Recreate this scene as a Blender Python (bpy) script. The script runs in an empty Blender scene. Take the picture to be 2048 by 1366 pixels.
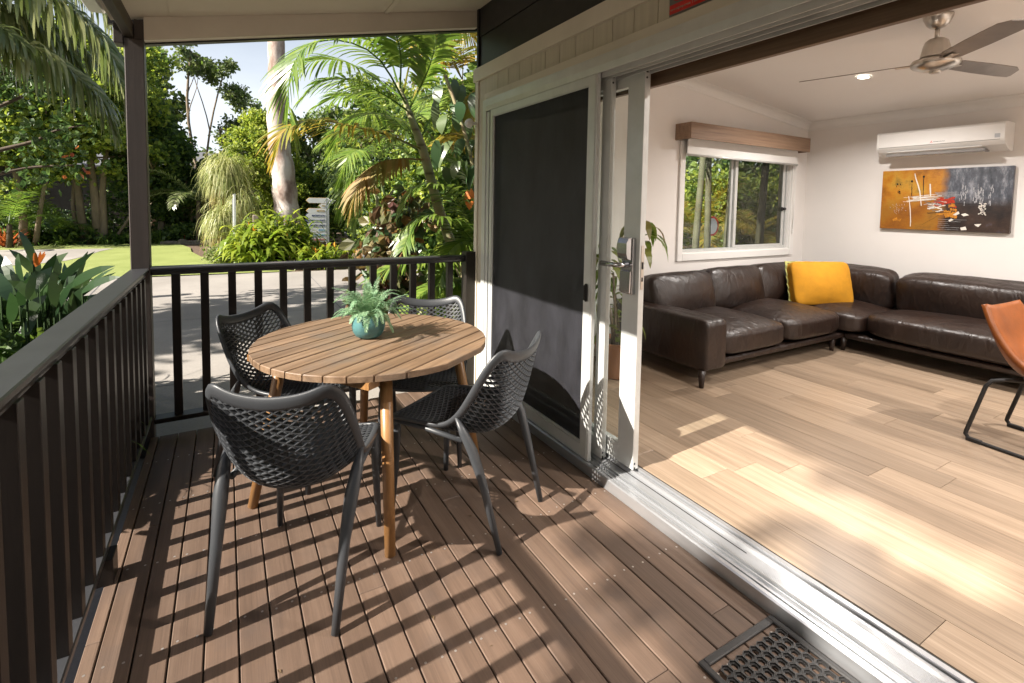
import bpy, math, random
import numpy as np
from mathutils import Vector, Matrix
R_ = math.radians
random.seed(7); rng = np.random.default_rng(11)
SC = bpy.context.scene; COL = SC.collection

# ------------------------------------------------------------------ camera
F, PX, PY = 987.5, 1017.3, 470.4
YAW, PITCH, ROLL = R_(29.81), R_(-3.477), R_(0.938)
fw = Vector((math.sin(YAW)*math.cos(PITCH), math.cos(YAW)*math.cos(PITCH), math.sin(PITCH)))
r0 = Vector((math.cos(YAW), -math.sin(YAW), 0)); u0 = r0.cross(fw)
rt = r0*math.cos(ROLL) + u0*math.sin(ROLL); up = rt.cross(fw)
CAM = Vector((0, 0, 1.4))
cd = bpy.data.cameras.new('camera'); cam = bpy.data.objects.new('camera', cd); COL.objects.link(cam)
cam.matrix_world = Matrix(((rt.x, up.x, -fw.x, CAM.x), (rt.y, up.y, -fw.y, CAM.y), (rt.z, up.z, -fw.z, CAM.z), (0, 0, 0, 1)))
cd.sensor_width = 36; cd.lens = F/2048*36
cd.shift_x = (1024-PX)/2048; cd.shift_y = -(683-PY)/2048
cd.clip_start = .02; cd.clip_end = 2000
SC.camera = cam

def at(px, py, Y):
    """world point on the plane y=Y seen at photo position (px, py)"""
    d = fw*F + rt*(px-PX) - up*(py-PY)
    return CAM + d*(Y/d.y)

# ------------------------------------------------------------------ light
SUN_EL, SUN_TRAVEL = R_(34.8), Vector((1, .068, 0)).normalized()
w = bpy.data.worlds.new('World'); SC.world = w; w.use_nodes = True
nt = w.node_tree; nt.nodes.clear()
sky = nt.nodes.new('ShaderNodeTexSky'); sky.sky_type = 'NISHITA'; sky.sun_disc = False
sky.sun_elevation = SUN_EL; sky.sun_rotation = math.atan2(-SUN_TRAVEL.x, -SUN_TRAVEL.y)
sky.air_density = 1.0; sky.dust_density = 3.0; sky.ozone_density = 1.0
bg = nt.nodes.new('ShaderNodeBackground'); bg.inputs[1].default_value = .052
wo = nt.nodes.new('ShaderNodeOutputWorld')
tcw = nt.nodes.new('ShaderNodeTexCoord'); spw = nt.nodes.new('ShaderNodeSeparateXYZ'); nt.links.new(tcw.outputs['Generated'], spw.inputs[0])
mrw = nt.nodes.new('ShaderNodeMapRange'); mrw.inputs[1].default_value = .02; mrw.inputs[2].default_value = .50; mrw.inputs[3].default_value = .88; mrw.inputs[4].default_value = .0
mpw = nt.nodes.new('ShaderNodeMapping'); mpw.inputs['Scale'].default_value = (1, 1, 3.5); nt.links.new(tcw.outputs['Generated'], mpw.inputs[0])
nzw = nt.nodes.new('ShaderNodeTexNoise'); nzw.inputs['Scale'].default_value = 2.6; nzw.inputs['Detail'].default_value = 6; nt.links.new(mpw.outputs[0], nzw.inputs['Vector'])
adw = nt.nodes.new('ShaderNodeMath'); adw.operation = 'MULTIPLY_ADD'; adw.inputs[1].default_value = .5; adw.inputs[2].default_value = -.25; nt.links.new(nzw.outputs[0], adw.inputs[0])
sm = nt.nodes.new('ShaderNodeMath'); sm.operation = 'ADD'; sm.use_clamp = True; nt.links.new(mrw.outputs[0], sm.inputs[0]); nt.links.new(adw.outputs[0], sm.inputs[1]); nt.links.new(spw.outputs['Z'], mrw.inputs[0])
mxw = nt.nodes.new('ShaderNodeMix'); mxw.data_type = 'RGBA'; nt.links.new(sm.outputs[0], mxw.inputs[0]); nt.links.new(sky.outputs[0], mxw.inputs[6]); mxw.inputs[7].default_value = (9.6, 10.0, 10.6, 1)
nt.links.new(mxw.outputs[2], bg.inputs[0]); nt.links.new(bg.outputs[0], wo.inputs[0])
sl = bpy.data.lights.new('sun', 'SUN'); sun = bpy.data.objects.new('sun', sl); COL.objects.link(sun)
sl.energy = 5.0; sl.angle = R_(.55); sl.color = (1, .93, .83)
sd = Vector((SUN_TRAVEL.x*math.cos(SUN_EL), SUN_TRAVEL.y*math.cos(SUN_EL), -math.sin(SUN_EL)))
sun.rotation_euler = sd.to_track_quat('-Z', 'Y').to_euler()
SC.view_settings.view_transform = 'Standard'; SC.view_settings.look = 'None'
SC.view_settings.exposure = 1.45; SC.view_settings.gamma = 1
SC.cycles.max_bounces = 10; SC.cycles.transparent_max_bounces = 12

# ------------------------------------------------------------------ materials
def _nodes(name):
    m = bpy.data.materials.new(name); m.use_nodes = True
    n = m.node_tree; b = n.nodes['Principled BSDF']; return m, n, b
def _coord(n, scale=(1, 1, 1), kind='Object'):
    tc = n.nodes.new('ShaderNodeTexCoord'); mp = n.nodes.new('ShaderNodeMapping')
    mp.inputs['Scale'].default_value = scale; n.links.new(tc.outputs[kind], mp.inputs['Vector']); return mp.outputs[0]
def _noise(n, vec, scale, detail=4, rough=.6):
    t = n.nodes.new('ShaderNodeTexNoise'); t.inputs['Scale'].default_value = scale
    t.inputs['Detail'].default_value = detail; t.inputs['Roughness'].default_value = rough
    n.links.new(vec, t.inputs['Vector']); return t.outputs['Fac']
def _ramp(n, fac, stops):
    r = n.nodes.new('ShaderNodeValToRGB'); e = r.color_ramp.elements
    while len(e) < len(stops): e.new(.5)
    for k, (p, c) in enumerate(stops): e[k].position = p; e[k].color = (*c[:3], 1)
    n.links.new(fac, r.inputs[0]); return r.outputs[0]
def _mix(n, a, b, fac, mode='MIX'):
    x = n.nodes.new('ShaderNodeMix'); x.data_type = 'RGBA'; x.blend_type = mode
    for k, v in ((6, a), (7, b), (0, fac)):
        if isinstance(v, (tuple, list)): x.inputs[k].default_value = (*v[:3], 1)
        elif isinstance(v, (int, float)): x.inputs[k].default_value = v
        else: n.links.new(v, x.inputs[k])
    return x.outputs[2]
def _bump(n, b, fac, strength, dist=.002):
    p = n.nodes.new('ShaderNodeBump'); p.inputs['Strength'].default_value = strength; p.inputs['Distance'].default_value = dist
    n.links.new(fac, p.inputs['Height']); n.links.new(p.outputs[0], b.inputs['Normal'])
def sc_(c, k): return tuple(min(1, v*k) for v in c)

def mat(name, col, rough=.5, metal=0, var=.12, nscale=6, bump=0, bscale=120, stretch=(1, 1, 1), spec=.5):
    m, n, b = _nodes(name)
    v = _coord(n, stretch)
    f = _noise(n, v, nscale)
    n.links.new(_ramp(n, f, [(.3, sc_(col, 1-var)), (.7, sc_(col, 1+var))]), b.inputs['Base Color'])
    b.inputs['Roughness'].default_value = rough; b.inputs['Metallic'].default_value = metal
    b.inputs['Specular IOR Level'].default_value = spec
    if bump: _bump(n, b, _noise(n, v, bscale, 3), bump)
    return m
def wood(name, cols, axis, rough=.5, grain=14, island=.3, bump=.15, along=.7, fine=90, blotch=None):
    """plank wood: grain runs along axis, each separate plank gets its own shade"""
    m, n, b = _nodes(name)
    s = [grain, grain, grain]; s[axis] = along
    g = n.nodes.new('ShaderNodeNewGeometry')
    tc = n.nodes.new('ShaderNodeTexCoord'); ad = n.nodes.new('ShaderNodeVectorMath'); ad.operation = 'ADD'
    mu = n.nodes.new('ShaderNodeMath'); mu.operation = 'MULTIPLY'; mu.inputs[1].default_value = 37.
    cb = n.nodes.new('ShaderNodeCombineXYZ')
    n.links.new(g.outputs['Random Per Island'], mu.inputs[0])
    for k in range(3): n.links.new(mu.outputs[0], cb.inputs[k])
    n.links.new(tc.outputs['Object'], ad.inputs[0]); n.links.new(cb.outputs[0], ad.inputs[1])
    mp = n.nodes.new('ShaderNodeMapping'); mp.inputs['Scale'].default_value = s
    n.links.new(ad.outputs[0], mp.inputs[0])
    f1 = _noise(n, mp.outputs[0], 1.6, 5, .65)
    s2 = [fine]*3; s2[axis] = 2.5
    mp2 = n.nodes.new('ShaderNodeMapping'); mp2.inputs['Scale'].default_value = s2
    n.links.new(ad.outputs[0], mp2.inputs[0])
    f2 = _noise(n, mp2.outputs[0], 1.5, 3, .6)
    c = _ramp(n, f1, [(.28, cols[0]), (.5, cols[1]), (.72, cols[2])])
    c = _mix(n, c, _ramp(n, f2, [(.3, (.62, .62, .62)), (.6, (1, 1, 1))]), .55, 'MULTIPLY')
    hs = n.nodes.new('ShaderNodeHueSaturation'); mr = n.nodes.new('ShaderNodeMapRange')
    mr.inputs[3].default_value = 1-island; mr.inputs[4].default_value = 1+island
    n.links.new(g.outputs['Random Per Island'], mr.inputs[0]); n.links.new(mr.outputs[0], hs.inputs['Value'])
    n.links.new(c, hs.inputs['Color']); c = hs.outputs[0]
    if blotch:
        f3 = _noise(n, tc.outputs['Object'], 4.5, 5, .6)
        c = _mix(n, c, blotch, _ramp(n, f3, [(.5, (0, 0, 0)), (.72, (.65, .65, .65))]))
    n.links.new(c, b.inputs['Base Color'])
    b.inputs['Roughness'].default_value = rough
    if bump: _bump(n, b, f2, bump, .001)
    return m
def leafmat(name, cols, rough=.45, trans=.35, spec=.4):
    m, n, b = _nodes(name)
    g = n.nodes.new('ShaderNodeNewGeometry')
    k = len(cols)
    c = _ramp(n, g.outputs['Random Per Island'], [((i+.0)/(max(1, k-1)), cc) for i, cc in enumerate(cols)])
    n.links.new(c, b.inputs['Base Color']); b.inputs['Roughness'].default_value = rough
    b.inputs['Specular IOR Level'].default_value = spec
    t = n.nodes.new('ShaderNodeBsdfTranslucent'); mx = n.nodes.new('ShaderNodeMixShader'); mx.inputs[0].default_value = trans
    tcn = _mix(n, c, (1.0, 1.0, .35), .25, 'MULTIPLY')
    br = n.nodes.new('ShaderNodeHueSaturation'); br.inputs['Value'].default_value = 1.9; n.links.new(tcn, br.inputs['Color'])
    n.links.new(br.outputs[0], t.inputs[0])
    n.links.new(b.outputs[0], mx.inputs[1]); n.links.new(t.outputs[0], mx.inputs[2])
    n.links.new(mx.outputs[0], n.nodes['Material Output'].inputs[0])
    return m
def glassmat(name, tint=(1, 1, 1), refl=.06, rough=0.0):
    m, n, b = _nodes(name); n.nodes.remove(b)
    t = n.nodes.new('ShaderNodeBsdfTransparent'); t.inputs[0].default_value = (*tint, 1)
    gl = n.nodes.new('ShaderNodeBsdfGlossy'); gl.inputs['Roughness'].default_value = rough
    g = n.nodes.new('ShaderNodeNewGeometry'); dt = n.nodes.new('ShaderNodeVectorMath'); dt.operation = 'DOT_PRODUCT'
    n.links.new(g.outputs['Incoming'], dt.inputs[0]); n.links.new(g.outputs['Normal'], dt.inputs[1])
    def mth(op, a, b_):
        q = n.nodes.new('ShaderNodeMath'); q.operation = op
        for i, v in enumerate((a, b_)):
            if v is None: continue
            if isinstance(v, (int, float)): q.inputs[i].default_value = v
            else: n.links.new(v, q.inputs[i])
        return q.outputs[0]
    fac = mth('ADD', mth('MULTIPLY', mth('POWER', mth('SUBTRACT', 1., mth('ABSOLUTE', dt.outputs['Value'], None)), 5.), .95), .035)
    mx = n.nodes.new('ShaderNodeMixShader'); n.links.new(fac, mx.inputs[0])
    n.links.new(t.outputs[0], mx.inputs[1]); n.links.new(gl.outputs[0], mx.inputs[2])
    n.links.new(mx.outputs[0], n.nodes['Material Output'].inputs[0]); return m
def emis(name, col, s):
    m, n, b = _nodes(name); b.inputs['Emission Color'].default_value = (*col, 1); b.inputs['Emission Strength'].default_value = s
    b.inputs['Base Color'].default_value = (.8, .8, .8, 1); return m

M = {}
M['deck'] = wood('deck_board', [(.094, .059, .040), (.128, .082, .057), (.162, .108, .077)], 1, rough=.62, grain=9, island=.16, bump=.5, along=.6, fine=160, blotch=(.085, .06, .048))
M['floor'] = wood('oak_floor', [(.22, .158, .108), (.31, .228, .16), (.385, .29, .21)], 1, rough=.33, grain=24, island=.22, bump=.12, along=.8, fine=230)
M['teak'] = wood('teak', [(.12, .072, .042), (.22, .14, .084), (.31, .21, .135)], 0, rough=.5, grain=16, island=.24, bump=.25, along=1.1, fine=120, blotch=(.14, .115, .098))
M['teakleg'] = wood('teak_leg', [(.20, .092, .030), (.28, .14, .05), (.35, .185, .075)], 2, rough=.38, grain=14, island=.05, bump=.1)
M['rail'] = mat('rail_paint', (.019, .0155, .014), .36, var=.16, nscale=9, bump=.12, bscale=140, stretch=(1, 1, .15), spec=.35)
M['railtop'] = mat('handrail_paint', (.040, .041, .045), .30, var=.12, nscale=7, bump=.08, bscale=90, spec=.45)
M['post'] = mat('post_paint', (.062, .050, .046), .5, var=.14, nscale=8, bump=.25, bscale=120, stretch=(3, 3, .12))
M['beam'] = wood('beam_timber', [(.028, .020, .016), (.05, .037, .029), (.08, .062, .05)], 1, rough=.6, grain=10, island=.1)
M['soffit'] = mat('soffit_paint', (.66, .61, .52), .7, var=.04, nscale=2, bump=.05)
M['trim'] = mat('trim_paint', (.70, .65, .56), .55, var=.05, nscale=4, bump=.1, bscale=60)
M['clad'] = mat('cladding_paint', (.56, .52, .43), .6, var=.10, nscale=26, bump=.6, bscale=60, stretch=(1, 1, .05))
M['darkpanel'] = mat('dark_panel', (.022, .021, .023), .42, var=.2, nscale=10, bump=.08)
M['alu'] = mat('powder_coat', (.60, .61, .60), .34, metal=.25, var=.05, nscale=12)
M['alutrack'] = mat('anodised_track', (.52, .53, .55), .30, metal=.75, var=.06, nscale=30, stretch=(1, .05, 1))
M['mesh'] = mat('insect_screen', (.017, .017, .021), .6, var=.45, nscale=5, bump=.7, bscale=900, stretch=(1, 1.6, .7), spec=.22)
def _veil():
    n = M['mesh'].node_tree; t = n.nodes.new('ShaderNodeBsdfTransparent'); x = n.nodes.new('ShaderNodeMixShader'); x.inputs[0].default_value = .035
    n.links.new(n.nodes['Principled BSDF'].outputs[0], x.inputs[1]); n.links.new(t.outputs[0], x.inputs[2]); n.links.new(x.outputs[0], n.nodes['Material Output'].inputs[0])
_veil()
M['blackplastic'] = mat('black_plastic', (.012, .012, .013), .35)
M['black'] = mat('matt_black', (.012, .011, .011), .6)
M['chair'] = mat('grey_polypropylene', (.042, .045, .050), .40, var=.06, nscale=4, bump=.15, bscale=500, spec=.5)
M['wall'] = mat('wall_paint', (.79, .76, .735), .75, var=.015, nscale=3, bump=.04, bscale=200)
M['ceiling'] = mat('ceiling_paint', (.86, .845, .83), .8, var=.01, nscale=2)
M['white'] = mat('white_gloss', (.80, .79, .77), .3, var=.02)
M['blind'] = mat('blind_fabric', (.80, .79, .77), .8, var=.02)
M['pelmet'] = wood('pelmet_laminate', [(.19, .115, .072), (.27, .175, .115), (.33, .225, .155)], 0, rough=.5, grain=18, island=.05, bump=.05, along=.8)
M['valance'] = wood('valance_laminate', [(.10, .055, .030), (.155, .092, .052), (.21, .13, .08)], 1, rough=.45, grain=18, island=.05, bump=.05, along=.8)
M['steel'] = mat('brushed_steel', (.55, .51, .46), .28, metal=1, var=.08, nscale=30, stretch=(1, 1, .1))
M['steel2'] = mat('satin_chrome', (.50, .50, .52), .2, metal=1, var=.05)
M['blade'] = mat('fan_blade', (.26, .23, .205), .38, metal=.75, var=.12, nscale=6)
M['teal'] = mat('teal_glaze', (.055, .15, .155), .42, var=.25, nscale=9, bump=.25, bscale=30, stretch=(1, 1, 3))
M['terra'] = mat('terracotta', (.42, .19, .09), .6, var=.1)
M['soil'] = mat('soil', (.07, .045, .03), .95, var=.4, nscale=30, bump=1, bscale=60)
M['mulch'] = mat('mulch', (.11, .07, .045), .95, var=.5, nscale=14, bump=1, bscale=40)
M['yellow'] = mat('mustard_velvet', (.50, .225, .006), .85, var=.1, nscale=14, bump=.3, bscale=30)
M['fringe'] = mat('pale_green_braid', (.42, .43, .14), .8, var=.2, nscale=60)
M['tan'] = mat('tan_leather', (.20, .058, .012), .45, var=.3, nscale=6, bump=.25, bscale=70, spec=.25)
M['tandark'] = mat('tan_stitching', (.20, .055, .02), .5)
M['rubber'] = mat('mat_rubber', (.022, .021, .021), .42, var=.2, bump=.3, bscale=200)
M['gum'] = None
M['rock'] = mat('rock', (.16, .14, .12), .9, var=.35, nscale=5, bump=1, bscale=10)
M['bark'] = mat('grey_bark', (.22, .17, .12), .9, var=.3, nscale=6, bump=.8, bscale=25, stretch=(1, 1, .3))
M['bark2'] = mat('dark_bark', (.09, .065, .045), .9, var=.3, nscale=6, bump=.8, bscale=25)
M['whitepaint'] = mat('white_paint', (.80, .80, .80), .45, var=.03)
def _leather():
    m, n, b = _nodes('brown_leather')
    v = _coord(n)
    f = _noise(n, v, 4, 5)
    n.links.new(_ramp(n, f, [(.3, (.013, .0066, .0048)), (.7, (.026, .0138, .0095))]), b.inputs['Base Color'])
    b.inputs['Roughness'].default_value = .32; b.inputs['Specular IOR Level'].default_value = .55
    t1 = n.nodes.new('ShaderNodeTexNoise'); t1.inputs['Scale'].default_value = 2.4; t1.inputs['Detail'].default_value = 3.5; t1.inputs['Roughness'].default_value = .5; t1.inputs['Distortion'].default_value = 1.1
    n.links.new(_coord(n, (5, 5, 2.0)), t1.inputs['Vector'])
    f2 = _noise(n, v, 190, 3)
    a = n.nodes.new('ShaderNodeMath'); a.operation = 'MULTIPLY_ADD'; a.inputs[1].default_value = .03
    n.links.new(f2, a.inputs[0]); n.links.new(t1.outputs['Fac'], a.inputs[2])
    _bump(n, b, a.outputs[0], .6, .018)
    n.links.new(_ramp(n, _noise(n, v, 9, 4), [(.3, (.33,)*3), (.7, (.52,)*3)]), b.inputs['Roughness']); return m
M['leather'] = _leather()
def _concrete():
    m, n, b = _nodes('driveway_concrete'); v = _coord(n)
    c = _ramp(n, _noise(n, v, .7, 6, .6), [(.3, (.25, .228, .205)), (.7, (.36, .33, .30))])
    c = _mix(n, c, _ramp(n, _noise(n, v, 60, 4, .8), [(.35, (.72, .72, .72)), (.6, (1, 1, 1))]), .5, 'MULTIPLY')
    n.links.new(c, b.inputs['Base Color']); b.inputs['Roughness'].default_value = .85
    _bump(n, b, _noise(n, v, 90, 4), .5, .004); return m
M['concrete'] = _concrete()
M['asphalt'] = mat('asphalt', (.13, .13, .14), .85, var=.15, nscale=30, bump=.6, bscale=150)
def _grass():
    m, n, b = _nodes('lawn_turf'); v = _coord(n)
    c = _ramp(n, _noise(n, v, 1.2, 6, .65), [(.3, (.23, .27, .065)), (.7, (.31, .35, .105))])
    c = _mix(n, c, _ramp(n, _noise(n, v, 130, 3, .8), [(.3, (.55, .6, .5)), (.65, (1, 1, 1))]), .7, 'MULTIPLY')
    n.links.new(c, b.inputs['Base Color']); b.inputs['Roughness'].default_value = .9
    _bump(n, b, _noise(n, v, 130, 3), .8, .01); return m
M['grass'] = _grass()
def _gum():
    m, n, b = _nodes('gum_bark')
    f = _noise(n, _coord(n, (1, 1, .45)), 2.6, 6, .62)
    c = _ramp(n, f, [(.36, (.20, .13, .10)), (.47, (.36, .27, .23)), (.56, (.52, .45, .40)), (.7, (.62, .57, .52))])
    n.links.new(c, b.inputs['Base Color']); b.inputs['Roughness'].default_value = .85
    _bump(n, b, f, .8, .03); return m
M['gum'] = _gum()
def _palmstem():
    m, n, b = _nodes('palm_stem'); v = _coord(n, (1, 1, 1))
    wv = n.nodes.new('ShaderNodeTexWave'); wv.wave_type = 'BANDS'; wv.bands_direction = 'Z'
    wv.inputs['Scale'].default_value = 2.2; wv.inputs['Distortion'].default_value = 1.5; wv.inputs['Detail'].default_value = 2
    n.links.new(v, wv.inputs['Vector'])
    c = _ramp(n, wv.outputs['Fac'], [(.0, (.16, .13, .07)), (.12, (.30, .29, .15)), (1, (.36, .37, .20))])
    c = _mix(n, c, (.42, .33, .20), _ramp(n, _noise(n, v, 5, 4), [(.5, (0, 0, 0)), (.62, (.8, .8, .8))]))
    n.links.new(c, b.inputs['Base Color']); b.inputs['Roughness'].default_value = .6; return m
M['palmstem'] = _palmstem()
# foliage
M['lf_dark'] = leafmat('leaf_dark', [(.028, .058, .02), (.05, .095, .025), (.09, .145, .04), (.06, .11, .03)])
M['lf_mid'] = leafmat('leaf_mid', [(.07, .125, .025), (.13, .20, .035), (.20, .27, .055), (.10, .16, .03)])
M['lf_bright'] = leafmat('leaf_bright', [(.17, .22, .03), (.25, .31, .04), (.34, .38, .07), (.14, .19, .03)], trans=.4)
M['lf_gum'] = leafmat('leaf_gum', [(.10, .14, .06), (.16, .20, .09), (.22, .25, .11), (.07, .11, .05)])
M['lf_palm'] = leafmat('palm_leaflet', [(.07, .14, .02), (.13, .21, .03), (.21, .28, .05), (.09, .16, .03)], rough=.35, spec=.6)
M['lf_palmy'] = leafmat('palm_leaflet_yellow', [(.16, .20, .03), (.28, .24, .04), (.34, .21, .03), (.12, .18, .03)], rough=.4)
M['lf_palmd'] = leafmat('palm_leaflet_dry', [(.30, .20, .08), (.36, .27, .12), (.20, .19, .05), (.33, .17, .05)], rough=.6)
M['lf_foxtail'] = leafmat('foxtail_leaflet', [(.11, .15, .04), (.18, .22, .08), (.34, .35, .20), (.12, .16, .045)], rough=.30, spec=.8, trans=.3)
M['lf_pony'] = leafmat('ponytail_blade', [(.22, .26, .09), (.34, .36, .15), (.44, .43, .22), (.18, .23, .08)], rough=.45)
M['lf_ponyold'] = leafmat('ponytail_old_blade', [(.30, .26, .10), (.36, .28, .12), (.24, .23, .08)], rough=.6)
M['lf_heli'] = leafmat('heliconia_leaf', [(.12, .20, .02), (.21, .28, .03), (.30, .34, .045), (.14, .21, .03)], rough=.35, trans=.4)
M['lf_strel'] = leafmat('strelitzia_leaf', [(.018, .042, .016), (.03, .065, .022), (.055, .09, .035), (.025, .05, .02)], rough=.28, trans=.2, spec=.7)
M['lf_fern'] = leafmat('fern_leaf', [(.03, .085, .015), (.06, .13, .02), (.10, .18, .03)], rough=.4)
M['lf_potfern'] = leafmat('pot_fern', [(.12, .24, .12), (.18, .31, .18), (.30, .42, .27), (.14, .27, .16)], rough=.5, trans=.3)
M['lf_big'] = leafmat('big_leaf', [(.035, .075, .03), (.06, .11, .04), (.12, .16, .07), (.05, .09, .03)], rough=.3, trans=.2, spec=.7)
M['lf_copper'] = leafmat('copper_leaf', [(.08, .12, .035), (.15, .075, .035), (.09, .10, .04), (.10, .045, .04), (.24, .20, .10), (.30, .12, .035), (.08, .11, .04)], rough=.4, trans=.3)
M['lf_red'] = leafmat('red_leaf', [(.36, .07, .03), (.45, .15, .05), (.25, .05, .04)], rough=.4, trans=.4)
M['lf_cord'] = leafmat('cordyline_leaf', [(.10, .17, .03), (.18, .22, .05), (.16, .07, .03)], rough=.35, trans=.3)
M['lf_varieg'] = leafmat('variegated_leaf', [(.16, .20, .08), (.33, .34, .18), (.10, .15, .04)], rough=.5)
M['petal'] = mat('orange_petal', (.75, .20, .02), .5)
M['petaly'] = mat('golden_bract', (.80, .38, .04), .5)

# ------------------------------------------------------------------ mesh helpers
class MB:
    def __init__(s): s.v = []; s.f = []; s.m = []; s.sm = []
    def add(s, vs, fs, mi=0, smooth=False):
        o = len(s.v); s.v.extend([tuple(p) for p in vs])
        for f in fs: s.f.append(tuple(i+o for i in f)); s.m.append(mi); s.sm.append(smooth)
    def box(s, x0, x1, y0, y1, z0, z1, mi=0):
        s.add([(x0, y0, z0), (x1, y0, z0), (x1, y1, z0), (x0, y1, z0), (x0, y0, z1), (x1, y0, z1), (x1, y1, z1), (x0, y1, z1)],
              [(0, 3, 2, 1), (4, 5, 6, 7), (0, 1, 5, 4), (1, 2, 6, 5), (2, 3, 7, 6), (3, 0, 4, 7)], mi)
    def bbox(s, x0, x1, y0, y1, z0, z1, c=.003, mi=0):
        """box with chamfered edges"""
        X = (x0, x1); Y = (y0, y1); Z = (z0, z1); vs = []; idx = {}
        for i in (0, 1):
            for j in (0, 1):
                for k in (0, 1):
                    sx, sy, sz = (1-2*i)*c, (1-2*j)*c, (1-2*k)*c
                    for a, p in (('x', (X[i], Y[j]+sy, Z[k]+sz)), ('y', (X[i]+sx, Y[j], Z[k]+sz)), ('z', (X[i]+sx, Y[j]+sy, Z[k]))):
                        idx[(i, j, k, a)] = len(vs); vs.append(p)
        g = lambda i, j, k, a: idx[(i, j, k, a)]
        fs = []
        for i in (0, 1): fs.append((g(i, 0, 0, 'x'), g(i, 1, 0, 'x'), g(i, 1, 1, 'x'), g(i, 0, 1, 'x')))
        for j in (0, 1): fs.append((g(0, j, 0, 'y'), g(1, j, 0, 'y'), g(1, j, 1, 'y'), g(0, j, 1, 'y')))
        for k in (0, 1): fs.append((g(0, 0, k, 'z'), g(1, 0, k, 'z'), g(1, 1, k, 'z'), g(0, 1, k, 'z')))
        for a in (0, 1):
            for b in (0, 1):
                fs.append((g(a, b, 0, 'x'), g(a, b, 1, 'x'), g(a, b, 1, 'y'), g(a, b, 0, 'y')))
                fs.append((g(a, 0, b, 'x'), g(a, 1, b, 'x'), g(a, 1, b, 'z'), g(a, 0, b, 'z')))
                fs.append((g(0, a, b, 'y'), g(1, a, b, 'y'), g(1, a, b, 'z'), g(0, a, b, 'z')))
        for i in (0, 1):
            for j in (0, 1):
                for k in (0, 1): fs.append((g(i, j, k, 'x'), g(i, j, k, 'y'), g(i, j, k, 'z')))
        s.add(vs, fs, mi)
    def tube(s, pts, rad, n=8, mi=0, cap=True, smooth=True, flat=1.0, upv=None):
        pts = [Vector(p) for p in pts]
        if not hasattr(rad, '__len__'): rad = [rad]*len(pts)
        vs = []; fs = []; ref = Vector(upv) if upv else None
        for i, p in enumerate(pts):
            t = (pts[min(i+1, len(pts)-1)] - pts[max(i-1, 0)])
            t = t.normalized() if t.length > 1e-9 else Vector((0, 0, 1))
            if ref is None: ref = Vector((1, 0, 0)) if abs(t.z) > .9 else Vector((0, 0, 1))
            a = (ref - t*ref.dot(t)).normalized(); b = t.cross(a)
            if not upv: ref = a
            for k in range(n):
                th = 2*math.pi*k/n
                vs.append(p + a*(math.cos(th)*rad[i]*flat) + b*(math.sin(th)*rad[i]))
        for i in range(len(pts)-1):
            for k in range(n):
                fs.append((i*n+k, i*n+(k+1) % n, (i+1)*n+(k+1) % n, (i+1)*n+k))
        if cap: fs.append(tuple(range(n-1, -1, -1))); fs.append(tuple((len(pts)-1)*n+k for k in range(n)))
        s.add(vs, fs, mi, smooth)
    def lathe(s, prof, n=32, c=(0, 0, 0), mi=0, smooth=True):
        vs = []; fs = []
        for (r, z) in prof:
            for k in range(n):
                a = 2*math.pi*k/n; vs.append((c[0]+r*math.cos(a), c[1]+r*math.sin(a), c[2]+z))
        for i in range(len(prof)-1):
            for k in range(n): fs.append((i*n+k, i*n+(k+1) % n, (i+1)*n+(k+1) % n, (i+1)*n+k))
        s.add(vs, fs, mi, smooth)
    def prism(s, poly, f0, f1, mi=0):
        """poly: list of 2-D points, f0/f1 map (a,b)->3-D for the two ends"""
        n = len(poly); vs = [f0(*p) for p in poly]+[f1(*p) for p in poly]
        fs = [(k, (k+1) % n, n+(k+1) % n, n+k) for k in range(n)]+[tuple(range(n-1, -1, -1)), tuple(range(n, 2*n))]
        s.add(vs, fs, mi)
    def build(s, name, mats, parent=None, loc=None):
        me = bpy.data.meshes.new(name); me.from_pydata(s.v, [], s.f)
        if not isinstance(mats, (list, tuple)): mats = [mats]
        for m in mats: me.materials.append(m)
        me.polygons.foreach_set('material_index', s.m); me.polygons.foreach_set('use_smooth', s.sm)
        import bmesh
        if len(s.v) < 60000:
            bm = bmesh.new(); bm.from_mesh(me); bmesh.ops.recalc_face_normals(bm, faces=bm.faces); bm.to_mesh(me); bm.free()
        me.update(); o = bpy.data.objects.new(name, me); COL.objects.link(o)
        if parent: o.parent = parent
        if loc: o.location = loc
        return o
def npmesh(name, V, Fq, mats, parent=None, smooth=False, mi=None):
    V = np.asarray(V, dtype=np.float32); Fq = np.asarray(Fq, dtype=np.int32); k = Fq.shape[1]
    me = bpy.data.meshes.new(name); me.vertices.add(len(V)); me.vertices.foreach_set('co', V.ravel())
    me.loops.add(Fq.size); me.loops.foreach_set('vertex_index', Fq.ravel())
    me.polygons.add(len(Fq)); me.polygons.foreach_set('loop_start', np.arange(0, Fq.size, k, dtype=np.int32))
    me.polygons.foreach_set('loop_total', np.full(len(Fq), k, dtype=np.int32))
    if not isinstance(mats, (list, tuple)): mats = [mats]
    for m in mats: me.materials.append(m)
    if mi is not None: me.polygons.foreach_set('material_index', np.asarray(mi, dtype=np.int32))
    me.polygons.foreach_set('use_smooth', np.full(len(Fq), smooth)); me.update(calc_edges=True); me.validate()
    o = bpy.data.objects.new(name, me); COL.objects.link(o)
    if parent: o.parent = parent
    return o
def thing(name, label, cat, loc=(0, 0, 0), rz=0, group=None):
    o = bpy.data.objects.new(name, None); COL.objects.link(o); o.empty_display_size = .1
    o.location = loc; o.rotation_euler = (0, 0, rz); return tag(o, label, cat, group)
def tag(o, label, cat, group=None):
    o['label'] = label; o['category'] = cat
    if group: o['group'] = group
    return o
def struct(o): o['kind'] = 'structure'; return o
def kids(o): return [c for c in bpy.data.objects if c.parent == o]
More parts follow.
